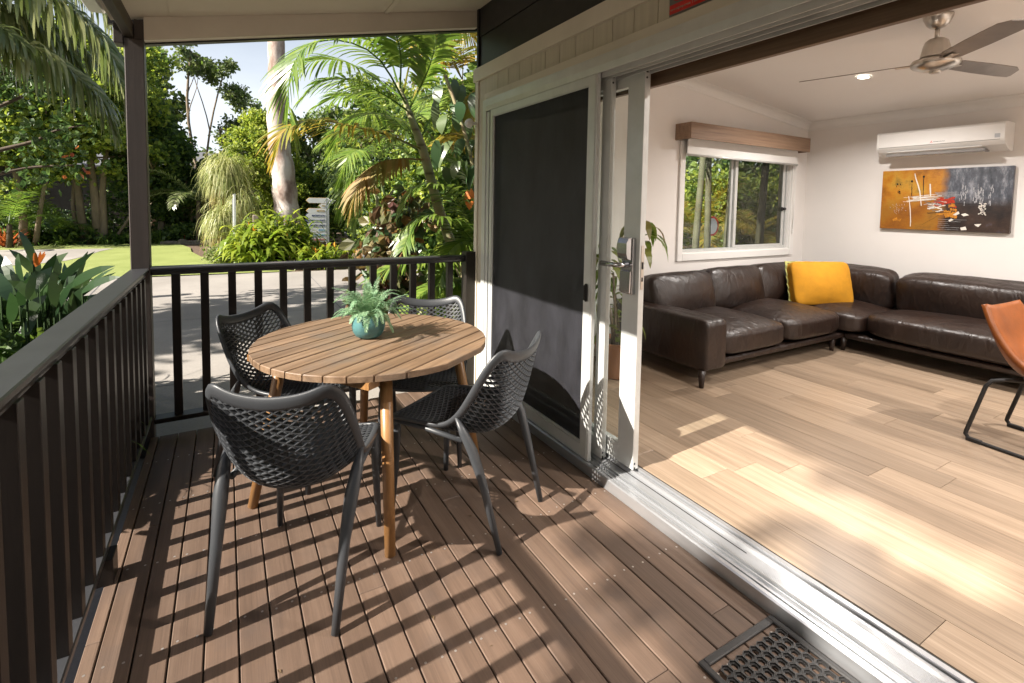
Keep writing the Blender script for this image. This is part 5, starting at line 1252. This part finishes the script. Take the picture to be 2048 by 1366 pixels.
for (py, pxl, kind, hp, em, txt) in rows:
    z = at(640, py, 14).z; xl = at(pxl, py, 14).x; h = hp*.0142*.5; xr = sx-.04
    P = [(xl, z), (xl+.07, z+h), (xr, z+h), (xr, z-h), (xl+.07, z-h)]
    b = MB(); b.prism([(p[0], p[1]) for p in P], lambda x, z: (x, 13.955, z), lambda x, z: (x, 13.985, z))
    bd = rel(b.build('arrow_board', M['whitepaint']), SGN)
    P3 = [(xl-.012, z), (xl+.066, z+h+.007), (xr, z+h+.007), (xr, z-h-.007), (xl+.066, z-h-.007)]
    b = MB(); b.prism(P3, lambda x, z: (x, 13.960, z), lambda x, z: (x, 13.980, z)); o = b.build('board_edge', em); o.parent = bd
    if txt:
        o = text('lettering', txt, h*1.05, em if em is not gold else gold, None, (0, 0, 0), (R_(90), 0, 0), .002, 'RIGHT'); o.parent = bd; o.location = (xr-.03, 13.953, z-h*.38)
b = MB(); z = at(664, 403, 14).z; b.bbox(sx+.04, sx+.135, 13.955, 13.985, z-.055, z+.055, .004); o = rel(b.build('arrow_board', M['whitepaint']), SGN)
o2 = text('lettering', 'WC', .06, navy, None, (0, 0, 0), (R_(90), 0, 0), .002, 'LEFT'); o2.parent = o; o2.location = (sx+.05, 13.953, z-.02)

# ------------------------------------------------------------------ right hand palm clump
def FP(pts, n=26): return resample(catmull([at(*p) for p in pts], 8), n)
PR = thing('cane_palm', 'leaning golden cane palm with arching fronds just beyond the far railing', 'palm', (at(958, 620, 4.8).x, 4.8, GZ))
b = MB(); P_ = catmull([at(p[0], p[1], 4.8) for p in ((975, 660), (945, 590), (915, 520), (880, 425), (862, 360), (846, 300), (832, 262), (815, 215), (795, 165))], 5)
n = len(P_); b.tube(P_.tolist(), np.interp(np.linspace(0, 1, n), [0, .4, .62, .75, 1], [.058, .052, .046, .040, .016]).tolist(), 12)
rel(b.build('trunk', M['palmstem']), PR)
FRS = [  # path (px, py, Y), leaflet length, mat, hang
    ([(815, 215, 4.8), (760, 120, 4.6), (690, 82, 4.4), (620, 88, 4.3), (582, 140, 4.2), (578, 215, 4.2), (590, 290, 4.2)], .40, 'lf_palm', .15),
    ([(820, 225, 4.8), (770, 190, 4.7), (700, 160, 4.6), (640, 165, 4.6), (600, 200, 4.6)], .36, 'lf_palm', .25),
    ([(846, 300, 4.8), (780, 272, 4.6), (700, 252, 4.4), (620, 240, 4.3), (568, 262, 4.2), (548, 320, 4.2)], .42, 'lf_palmy', .25),
    ([(850, 310, 4.8), (800, 280, 4.9), (740, 262, 5.0), (680, 262, 5.1), (640, 290, 5.1)], .38, 'lf_palm', .2),
    ([(852, 320, 4.8), (800, 318, 4.7), (750, 330, 4.6), (716, 372, 4.5), (700, 430, 4.5)], .34, 'lf_palmd', .7),
    ([(800, 180, 4.8), (770, 90, 5.0), (720, 30, 5.2), (660, 10, 5.3), (610, 40, 5.3)], .40, 'lf_palm', .1),
    ([(805, 190, 4.8), (830, 100, 5.0), (880, 50, 5.2), (930, 60, 5.3), (970, 110, 5.3)], .38, 'lf_palmy', .3),
    ([(800, 180, 4.8), (800, 100, 4.6), (770, 30, 4.4), (700, -10, 4.3)], .40, 'lf_palm', .1),
    ([(840, 280, 4.8), (880, 200, 4.9), (930, 160, 5.0), (985, 160, 5.0)], .34, 'lf_palm', .4),
    ([(842, 290, 4.8), (760, 215, 5.1), (690, 190, 5.4), (630, 215, 5.5)], .36, 'lf_palm', .2),
    ([(810, 200, 4.8), (740, 150, 5.4), (680, 120, 5.8), (610, 125, 6.0), (560, 170, 6.1)], .42, 'lf_palm', .3),
    ([(820, 215, 4.8), (860, 130, 4.6), (870, 60, 4.5), (840, 0, 4.4)], .38, 'lf_palm', .1),
    ([(846, 300, 4.8), (800, 240, 5.2), (740, 225, 5.6), (690, 250, 5.8), (660, 310, 5.9)], .40, 'lf_palm', .4),
    ([(850, 320, 4.8), (890, 270, 4.9), (930, 270, 5.0), (965, 320, 5.0)], .34, 'lf_palmy', .4)]
for pts, L, m_, hg in FRS:
    frond_obj('frond', frond_mesh(FP(pts), L*1.1, .0165, 50, start=.2, droop=.55, hang=hg, segs=5, rmi=0, stem=.011, fwd=.6, v=.3), M[m_], PR)
def cane(label, base, stem, fronds, mats='lf_palm', L=.34, grp='palms beside the cabin', r=.03):
    t = thing('cane_palm', label, 'palm', (at(base[0], base[1], base[2]).x, base[2], GZ), group=grp)
    b = MB(); P_ = catmull([at(*p) for p in stem], 5); b.tube(P_.tolist(), np.linspace(r, r*.6, len(P_)).tolist(), 9); rel(b.build('trunk', M['palmstem']), t)
    for f in fronds:
        mm = f[-1] if isinstance(f[-1], str) else mats; ff = [q for q in f if not isinstance(q, str)]
        frond_obj('frond', frond_mesh(FP(ff), L*1.1, .0145, 44, start=.16, droop=.5, hang=.25, segs=4, rmi=0, stem=.008), M[mm], t)
cane('bright green low palm fronds in front of the leaning trunk', (965, 600, 4.5), [(985, 640, 4.4), (970, 560, 4.4), (962, 500, 4.4)],
     [[(962, 500, 4.4), (930, 420, 4.3), (880, 372, 4.2), (830, 375, 4.2), (800, 430, 4.2)], [(962, 505, 4.4), (920, 455, 4.2), (870, 430, 4.1), (830, 445, 4.1), (805, 500, 4.0)], [(965, 510, 4.4), (940, 480, 4.3), (900, 500, 4.2), (880, 560, 4.1)],
      [(970, 520, 4.4), (910, 520, 4.2), (850, 515, 4.1), (790, 530, 4.0), (735, 560, 4.0)], [(965, 500, 4.4), (950, 400, 4.5), (920, 330, 4.5), (880, 310, 4.5)], [(975, 560, 4.4), (930, 580, 4.2), (890, 620, 4.1)], [(975, 560, 4.4), (900, 560, 4.3), (840, 590, 4.2), (800, 640, 4.2)]], L=.30)
cane('yellow orange palm fronds at the top right against the cabin wall', (950, 610, 6.0), [(965, 560, 6.0), (940, 300, 6.0), (925, 160, 6.0)],
     [[(925, 160, 6.0), (880, 90, 5.9), (820, 70, 5.8), (770, 110, 5.8), 'lf_palmy'], [(925, 160, 6.0), (900, 110, 5.8), (870, 130, 5.7), (840, 180, 5.7), 'lf_palmy'], [(925, 160, 6.0), (930, 80, 6.0), (960, 50, 6.0), (1000, 90, 6.0), 'lf_palmy'],
      [(930, 180, 6.0), (900, 180, 5.9), (850, 200, 5.8), (820, 260, 5.8)], [(930, 180, 6.0), (950, 180, 5.9), (940, 240, 5.8), (920, 300, 5.8), 'lf_palmy'], [(925, 160, 6.0), (860, 40, 6.1), (780, 20, 6.2), (720, 50, 6.3), 'lf_palmy']], L=.42)
cane('palm behind with drooping fronds left of the copper leaved shrub', (760, 560, 8.0), [(765, 540, 8.0), (755, 420, 8.0), (750, 330, 8.0)],
     [[(750, 330, 8.0), (725, 300, 7.8), (695, 315, 7.6), (680, 370, 7.6)], [(750, 330, 8.0), (720, 330, 7.6), (690, 370, 7.5), (683, 430, 7.5)], [(750, 330, 8.0), (780, 290, 7.9), (820, 310, 7.8)], [(750, 335, 8.0), (735, 350, 7.6), (715, 400, 7.5), (712, 460, 7.5)], [(750, 330, 8.0), (750, 270, 8.0), (720, 240, 8.0), (690, 260, 8.0)]], L=.5)
# dense green backing shrubs
tree('broadleaf_shrub', 'dense dark leaved shrub filling the space behind the leaning palm trunk', 2.95, 6.4, [(0, 0, 0, 0, .8, .04), (.3, 0, .5, 0, 1.2, .03)],
     [(0, 0, .7, .75, .6, .8, 3), (.2, 0, 1.9, .7, .55, .8, 2), (.35, 0, 3.0, .6, .5, .7, 1.2)], 6500, .13, ['lf_dark', 'lf_mid', 'lf_bright'], clumps=90, cat='shrub', spread=.28, mix=[.5, .35, .15])
CPx, CPy = at(785, 500, 5.0).x, 5.0
t = tree('copper_leaf_shrub', 'copper, orange and green mottled broad leaved shrub behind the railing, left of the palm trunk', CPx, CPy, [(0, 0, -.05, 0, .9, .03), (.1, 0, .2, 0, 1.0, .025), (0, 0, -.2, 0, .7, .02)],
     [(0, 0, .35, .34, .3, .42, 2), (-.05, 0, .95, .32, .3, .35, 2), (.12, 0, 1.45, .25, .25, .22, 1)], 1100, .135, ['lf_copper', 'lf_big'], clumps=60, cat='shrub', asp=.36, spread=.45, droopy=1.0, zb=.1, mix=[.7, .3])
t['label'] = 'copper, orange and green mottled shrub behind the railing, left of the palm trunk'
tree('croton', 'pale yellow and green broad leaved plant low behind the far railing', at(850, 560, 4.6).x, 4.6, [(0, 0, 0, 0, .35, .02)], [(0, 0, .28, .38, .25, .26, 2), (-.3, 0, .2, .25, .2, .2, 1)], 420, .13, ['lf_varieg', 'lf_bright'], clumps=30, cat='plant', asp=.38, spread=.5, droopy=.8, mix=[.6, .4], limbs=5)
PH = thing('climbing_philodendron', 'large drooping grey green leaves climbing at the cabin corner', 'climber', (at(935, 600, 4.3).x+.2, 4.3, GZ))
b = MB(); P_ = catmull([at(975, 640, 4.35), at(960, 480, 4.35), at(945, 330, 4.35), at(915, 220, 4.35), at(890, 150, 4.35)], 5); b.tube(P_.tolist(), .018, 7); rel(b.build('stem', M['palmstem']), PH)
Bs = []; 
for (px, py) in [(905, 175), (880, 185), (930, 190), (950, 205), (915, 235), (890, 250), (940, 255), (960, 240), (925, 290), (950, 300), (900, 300), (870, 290), (935, 335), (955, 345), (915, 340), (893, 350), (945, 380), (870, 210), (955, 160), (900, 215), (925, 215), (948, 420), (965, 290), (965, 380)]:
    Bs.append(at(px+rng.uniform(-6, 6), py-14+rng.uniform(-6, 6), 4.3+rng.uniform(-.25, .25)))
Bs = np.array([tuple(v) for v in Bs]); m = len(Bs); D = np.stack([rng.uniform(-.7, .15, m), rng.uniform(-.5, .1, m), rng.uniform(-.9, -.1, m)], 1)
V, Fq = ribbon(Bs, D, np.tile([-.5, -.6, .6], (m, 1))+rng.normal(size=(m, 3))*.35, rng.uniform(.18, .30, m), rng.uniform(.042, .062, m), rng.uniform(.8, 1.8, m), 6, .03, .4, vfold=.35); rel(npmesh('leaves', V, Fq, M['lf_big'], smooth=True), PH)
c = at(940, 378, 4.2); V, Fq = ribbon(np.array([tuple(c)]), np.array([[-.1, -.2, -1.]]), np.array([[-.6, -.7, 0.]]), np.array([.20]), np.array([.052]), np.array([.3]), 6, .05, .4, vfold=.3); rel(npmesh('dry_leaf', V, Fq, M['petal'], smooth=True), PH)

M['stem_shaded'] = mat('shaded_palm_stem', (.10, .10, .06), .8, var=.35, nscale=5)  # darker stem copy: shade on the window palms put into the colour
M['lf_shaded'] = leafmat('palm_leaflet_shaded', [(.03, .07, .015), (.05, .10, .02), (.08, .13, .03)], rough=.4)  # darker leaflet copy, the fronds' silhouette shade painted in
# view through the side window
def wpalm(label, x, y, h, lean, n, L, leafL, mats='lf_shaded', r=.06):
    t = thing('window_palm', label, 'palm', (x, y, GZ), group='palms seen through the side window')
    b = MB(); b.tube([(x, y, GZ), (x+lean*.3, y, h*.4), (x+lean, y, h)], [r, r*.85, r*.7], 10); rel(b.build('trunk', M['stem_shaded']), t)
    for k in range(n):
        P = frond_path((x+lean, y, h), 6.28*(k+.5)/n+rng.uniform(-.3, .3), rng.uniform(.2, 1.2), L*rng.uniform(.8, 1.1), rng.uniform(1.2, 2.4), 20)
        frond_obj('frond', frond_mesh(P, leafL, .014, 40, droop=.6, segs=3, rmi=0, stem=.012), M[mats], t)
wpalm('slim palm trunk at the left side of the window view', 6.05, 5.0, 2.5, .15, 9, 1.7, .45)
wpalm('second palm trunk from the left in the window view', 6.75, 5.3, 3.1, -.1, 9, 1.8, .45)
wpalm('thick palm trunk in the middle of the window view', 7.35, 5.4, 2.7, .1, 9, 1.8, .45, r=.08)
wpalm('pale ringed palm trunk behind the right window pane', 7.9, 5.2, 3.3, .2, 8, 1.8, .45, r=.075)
wpalm('low yellow green palm at the bottom left of the window view', 9.2, 7.6, .8, 0, 11, 1.6, .42, 'lf_palmy')
wpalm('low yellow green palm at the bottom right of the window view', 12.2, 8.2, .7, 0, 11, 1.7, .42, 'lf_palmy')
tree('bright_shrub', 'sunlit hedge at the back of the window view', 13.0, 10.5, [(0, 0, 0, 0, .8, .05)], [(-2.5, .2, 1.2, 2.0, .6, 1.4, 2), (1, 0, 1.3, 2.4, .6, 1.5, 2), (4, 0, 1.3, 2.2, .6, 1.5, 2)], 12000, .13, ['lf_bright', 'lf_mid'], clumps=150, cat='shrub', mix=[.6, .4])
RS = thing('road_sign', 'round white road sign with red rim seen through the window', 'sign', (at(1422, 452, 6.6).x, 6.6, GZ)); c = at(1422, 452, 6.6)
b = MB(); b.tube([(c.x, 6.62, GZ), (c.x, 6.62, c.z)], .025, 8); rel(b.build('post', M['alu']), RS)
for nm, r1, r0, yy, m_ in (('disc', .16, 0, 6.575, M['whitepaint']), ('red_rim', .20, .16, 6.57, M['signred'])):
    b = MB(); vs = []; 
    for k in range(32): a = k/32*6.283; vs.append((c.x+r1*math.cos(a), yy, c.z+r1*math.sin(a)))
    for k in range(32): a = k/32*6.283; vs.append((c.x+r0*math.cos(a), yy, c.z+r0*math.sin(a)))
    for k in range(32): a = k/32*6.283; vs.append((c.x+r1*math.cos(a), yy+.012, c.z+r1*math.sin(a)))
    b.add(vs, [(k, (k+1) % 32, 32+(k+1) % 32, 32+k) for k in range(32)]+[(k, (k+1) % 32, 64+(k+1) % 32, 64+k) for k in range(32)]); o = rel(b.build(nm, m_), RS)

# ------------------------------------------------------------------ left side: foxtail palm, dark tree, strelitzia, ferns
FX = thing('foxtail_palm', 'palm with long drooping fronds hanging in from the upper left beside the post', 'palm', (-4.4, 6.9, GZ))
b = MB(); b.tube([(-4.4, 6.9, GZ), (-4.35, 6.9, 2), (-4.3, 6.9, 4.3)], [.13, .10, .08], 12); rel(b.build('trunk', M['palmstem']), FX)
LF = [([(-240, 60, 6.9), (-120, -40, 6.7), (0, -50, 6.5), (110, -5, 6.3), (190, 60, 6.2), (235, 140, 6.1), (252, 230, 6.1)], .46),
      ([(-240, 60, 6.9), (-150, 20, 6.8), (-60, 10, 6.8), (40, 30, 6.8), (120, 80, 6.8), (170, 150, 6.8)], .42),
      ([(-240, 60, 6.9), (-100, -90, 7.3), (60, -90, 7.6), (180, -20, 7.8), (250, 60, 8.0), (285, 160, 8.1)], .46),
      ([(-240, 80, 6.9), (-180, 60, 6.5), (-90, 40, 6.2), (-10, 50, 6.0), (50, 90, 5.9)], .40),
      ([(-240, 60, 6.9), (-160, -100, 6.6), (-40, -150, 6.3), (90, -110, 6.1), (190, -40, 6.0), (240, 40, 6.0)], .44),
      ([(-240, 110, 6.9), (-120, 40, 6.6), (20, 70, 6.4), (130, 130, 6.3), (200, 200, 6.2), (232, 270, 6.2)], .50),
      ([(-240, 100, 6.9), (-140, 0, 7.2), (10, 10, 7.3), (120, 60, 7.3), (215, 150, 7.3)], .52), ([(-240, 60, 6.9), (-130, -90, 7.0), (20, -70, 7.0), (140, 10, 7.0), (215, 90, 7.0), (262, 190, 7.0)], .50),
      ([(-250, 60, 6.9), (-330, -60, 6.8), (-450, -60, 6.7), (-520, 60, 6.6)], .5), ([(-250, 60, 6.9), (-280, -120, 7.6), (-330, -200, 8.2), (-380, -160, 8.8)], .5), ([(-250, 60, 6.9), (-260, -80, 6.0), (-300, -160, 5.2), (-360, -100, 4.6)], .5)]
for pts, L in LF:
    P = FP(pts, 30); parts = []
    for rep in range(2): parts += frond_mesh(P, L*1.2, .024, 62, start=.12, droop=2.4, hang=.55 if rep else .1, segs=6, rmi=0, stem=.014, fwd=.5, v=.25 if rep else .6, jit=.22)
    frond_obj('frond', parts, M['lf_foxtail'], FX)
SA = thing('sea_almond_tree', 'spreading tree with dark glossy round leaves and a few red ones, upper left', 'tree', (-4.6, 9.2, GZ))
b = MB(); limb(b, (-4.6, 9.2, GZ), (-4.5, 9.2, 2.6), .14, .10, .05, 9); Bs = []; red = []
for pts in ([(-120, 260, 9.0), (0, 212, 8.8), (60, 185, 8.7), (118, 152, 8.6)], [(-120, 330, 9.0), (0, 300, 8.8), (70, 282, 8.7), (110, 262, 8.6), (170, 250, 8.5)], [(-120, 250, 9.2), (-30, 190, 9.0), (20, 130, 8.9), (60, 80, 8.8)], [(-120, 350, 9.0), (-20, 350, 8.9), (60, 335, 8.8), (150, 330, 8.6)], [(-120, 260, 9.0), (-60, 170, 9.0), (-10, 100, 9.0)]):
    P = catmull([at(*p) for p in pts], 6); b.tube(P.tolist(), np.linspace(.035, .008, len(P)).tolist(), 6)
    for p in P[8:]:
        for _ in range(8): Bs.append(p+rng.normal(size=3)*[.17, .17, .14])
for _ in range(150): Bs.append(np.array(at(rng.uniform(-60, 110), rng.uniform(60, 175), 8.8))+rng.normal(size=3)*.15)
b.build('trunk', M['bark2']); o = bpy.data.objects['trunk'] if 0 else None
tr = [q for q in bpy.data.objects if q.name.startswith('trunk') and q.parent is None][0]; rel(tr, SA)
Bs = np.array(Bs); m = len(Bs); sz = rng.uniform(.07, .13, m); V, Fq = leafcards(Bs, norm(rdir(m)+[0, 0, -.6]), rdir(m, .8), sz, sz*.36); rel(npmesh('crown', V, Fq, M['lf_dark']), SA)
Rd = np.array([tuple(at(px, py, 8.5)) for px, py in [(158, 292), (135, 310), (168, 335), (160, 345), (130, 350), (145, 305), (172, 342)]])
m = len(Rd); sz = rng.uniform(.06, .10, m); V, Fq = leafcards(Rd, norm(rdir(m)+[0, 0, -1]), rdir(m), sz, sz*.42); rel(npmesh('red_leaves', V, Fq, M['lf_red']), SA)

def paddle_clump(label, x, y, specs, grp=None):
    t = thing('strelitzia', label, 'plant', (x, y, GZ), group=grp); b = MB(); B = []; D = []; L = []; W = []; N = []
    for (px, py, Y, tx, ty, TY, w_) in specs:
        p0, p1 = at(px, py, Y), at(tx, ty, TY); b.tube([(p0.x+rng.uniform(-.12, .06), p0.y+rng.uniform(0, .15), .2), (p0.x-.01, p0.y+.04, (p0.z+.2)/2), tuple(p0)], [.006, .005, .005], 5)
        d = p1-p0; B.append(tuple(p0)); D.append(tuple(d.normalized()+Vector((0, 0, .12)))); L.append(d.length); W.append(w_); N.append((rng.normal()*.5+.2, -.7, .5))
    rel(b.build('stems', mat('dull_green_stem', (.03, .05, .02), .9, spec=.1)), t)
    V, Fq = ribbon(np.array(B), np.array(D), np.array(N), np.array(L)*1.05, np.array(W)*.78, np.full(len(L), .25), 8, .04, .42, vfold=.45); rel(npmesh('leaves', V, Fq, M['lf_strel'], smooth=False), t); return t
rs5 = random.Random(9); extra = []
for k in range(100):
    bx, by, bY = rs5.uniform(-40, 150), rs5.uniform(585, 720), rs5.uniform(3.7, 4.9); dx, dy = rs5.uniform(-35, 55)+(bx-50)*.25, -rs5.uniform(45, 95); extra.append((bx, by, bY, bx+dx, by+dy, bY+rs5.uniform(-.3, .3), rs5.uniform(.028, .045)))
ST = paddle_clump('bird of paradise clump with dark paddle leaves left of the railing', -1.75, 4.3, [
    (68, 530, 4.2, 40, 462, 4.3, .035), (62, 545, 4.2, 22, 500, 4.2, .04), (50, 570, 4.2, 38, 508, 4.1, .05), (85, 560, 4.2, 132, 505, 4.1, .045), (78, 575, 4.1, 110, 508, 4.0, .035), (100, 590, 4.1, 182, 502, 3.9, .035), (110, 600, 4.1, 150, 548, 4.0, .05), (125, 600, 4.0, 165, 512, 4.0, .03),
    (140, 575, 3.8, 224, 528, 3.6, .038), (165, 585, 3.7, 238, 550, 3.5, .035), (175, 600, 3.6, 215, 575, 3.5, .04), (60, 590, 4.0, 100, 535, 4.0, .05), (30, 590, 4.2, 12, 515, 4.3, .05), (20, 600, 4.0, -15, 540, 4.1, .05), (120, 620, 3.9, 140, 570, 3.8, .05), (130, 640, 3.8, 172, 570, 3.7, .045),
    (95, 620, 4.0, 120, 560, 3.9, .05), (40, 610, 4.0, 60, 550, 3.9, .05), (10, 580, 4.4, -10, 500, 4.5, .05), (150, 620, 3.8, 175, 590, 3.7, .04), (70, 600, 3.9, 20, 560, 3.8, .045), (75, 560, 4.3, 60, 500, 4.4, .045), (105, 560, 4.3, 118, 520, 4.4, .04)]+extra)
b = MB(); c = at(74, 530, 4.1); B = np.array([tuple(c)]*6)+rng.normal(size=(6, 3))*.006; D = np.array([[.1, 0, 1], [.35, 0, .9], [-.1, .1, 1], [.5, -.1, .8], [.0, -.2, 1.], [.25, .2, .8]]); V, Fq = ribbon(B, norm(D), np.tile([0, -1., .1], (6, 1)), np.full(6, .085), np.full(6, .010), np.full(6, .1), 4, .1, .4)
rel(npmesh('flower', V, Fq, M['petal']), ST)
def grassclump(name, label, x, y, n, L, W, m_, el=(.3, 1.3), dr=(1.2, 3.2), z=GZ, sp=.12, grp=None):
    return rosette(name, label, 'plant', x, y, n, L, W, m_, el=el, dr=dr, z=z, spread=sp, vf=.2, segs=6, tip=.06, wide=.3, group=grp)
GL = 'low plants in the bed left of the railing'
grassclump('bright_strap_plant', 'bright green strap leaved plant in front of the bird of paradise', at(42, 600, 3.5).x, 3.5, 16, .42, .022, 'lf_heli', el=(.6, 1.4), dr=(1.5, 3.), grp=GL, z=.35)
grassclump('grass_tuft', 'fine dark grass tuft spilling over beside the near part of the railing', -.84, 2.95, 420, .50, .0035, 'lf_fern', sp=.06, grp=GL, z=.22)
grassclump('grass_tuft', 'fine grass tuft below the ferns against the railing', -.92, 3.4, 420, .48, .0035, 'lf_mid', sp=.08, grp=GL, z=.22)
grassclump('grass_tuft', 'grass tuft at the left frame edge below the ferns', -1.2, 3.6, 420, .52, .0035, 'lf_dark', sp=.1, grp=GL, z=.22)
for i, (x, y, z, lb) in enumerate(((-1.25, 4.2, .35, 'fern with glossy fronds directly below the bird of paradise leaves'), (-1.55, 4.1, .35, 'fern at the left frame edge under the bird of paradise'), (-.92, 4.0, .3, 'fern beside the railing near the veranda post'), (-1.05, 3.7, .3, 'fern between the two grass tufts left of the railing'))):
    t = thing('fern', lb, 'fern', (x, y, .22), group='ferns left of the railing')
    parts = []
    for k in range(24):
        P = frond_path((x, y, z-.05), rng.uniform(0, 6.28), rng.uniform(.3, 1.3), rng.uniform(.35, .55), rng.uniform(1.2, 2.4), 14); parts += frond_mesh(P, .085, .010, 22, start=.15, droop=.3, segs=2, stem=.003, rmi=0, fwd=.4, v=.1)
    frond_obj('fronds', parts, M['lf_fern'], t)
tree('bed_shrub', 'dark leafy ground shrub filling the bed beside the left railing', -1.25, 3.6, [(0, 0, .3, 0, .5, .02)], [(0, 0, .50, .55, 1.2, .22, 3), (-.9, .2, .5, .7, 1.1, .25, 1.5), (-.4, .8, .68, .5, .5, .2, 1.2)], 12000, .075, ['lf_dark', 'lf_mid'], clumps=120, cat='shrub', spread=.16, limbs=8, mix=[.8, .2])
b = MB(); b.prism([(-.60, -6), (-.62, 4.7), (-1.2, 5.0), (-12, 5.0), (-12, -6)], lambda x, y: (x, y, GZ), lambda x, y: (x-.12, y-.1, .22)); struct(b.build('garden_bed', M['soil']))

# trees left of the frame whose dappled shade falls on deck and driveway
DG = 'trees left of the deck'
tree('shade_tree', 'leafy tree left of the deck casting dappled shade over the near boards', -7.6, -1.0, [(0, 0, .2, 0, 3.2, .14)],
     [(0, .65, 6.25, 1.1, .95, .7, 3.4), (.3, .65, 7.5, 1.3, 1.0, .85, 3.6), (0, -1.6, 5.8, 1.4, 1.4, 1.6, 2.5), (.2, -.8, 8.4, 1.2, 1.3, .7, 1.6), (0, 1.75, 6.4, .3, .4, .22, .3)], 5600, .25, ['lf_mid', 'lf_dark'], group=DG, clumps=80, spread=.24, mix=[.5, .5], limbs=6,
     gap=[(.2, y_+1.0, z_-GZ, a_, b_) for y_, z_, a_, b_ in ((.15, 6.87, .30, .13), (.28, 6.46, .12, .06), (.95, 6.80, .38, .30), (.85, 6.35, .20, .10), (.10, 6.37, .16, .07), (1.15, 6.12, .10, .10), (-.25, 6.25, .12, .05), (.5, 5.9, .16, .05), (-.1, 7.25, .3, .05))])
tree('shade_tree', 'leafy tree left of the driveway casting its shade across the concrete', -8.4, 6.0, [(0, 0, .2, 0, 2.6, .14)],
     [(0, 0, 4.2, 1.4, 1.6, 1.3, 3), (.8, .8, 5.4, 1.2, 1.4, .9, 2), (-.2, -.8, 3.0, 1.2, 1.2, .8, 1)], 5000, .2, ['lf_mid', 'lf_dark'], group=DG, clumps=70, mix=[.5, .5])
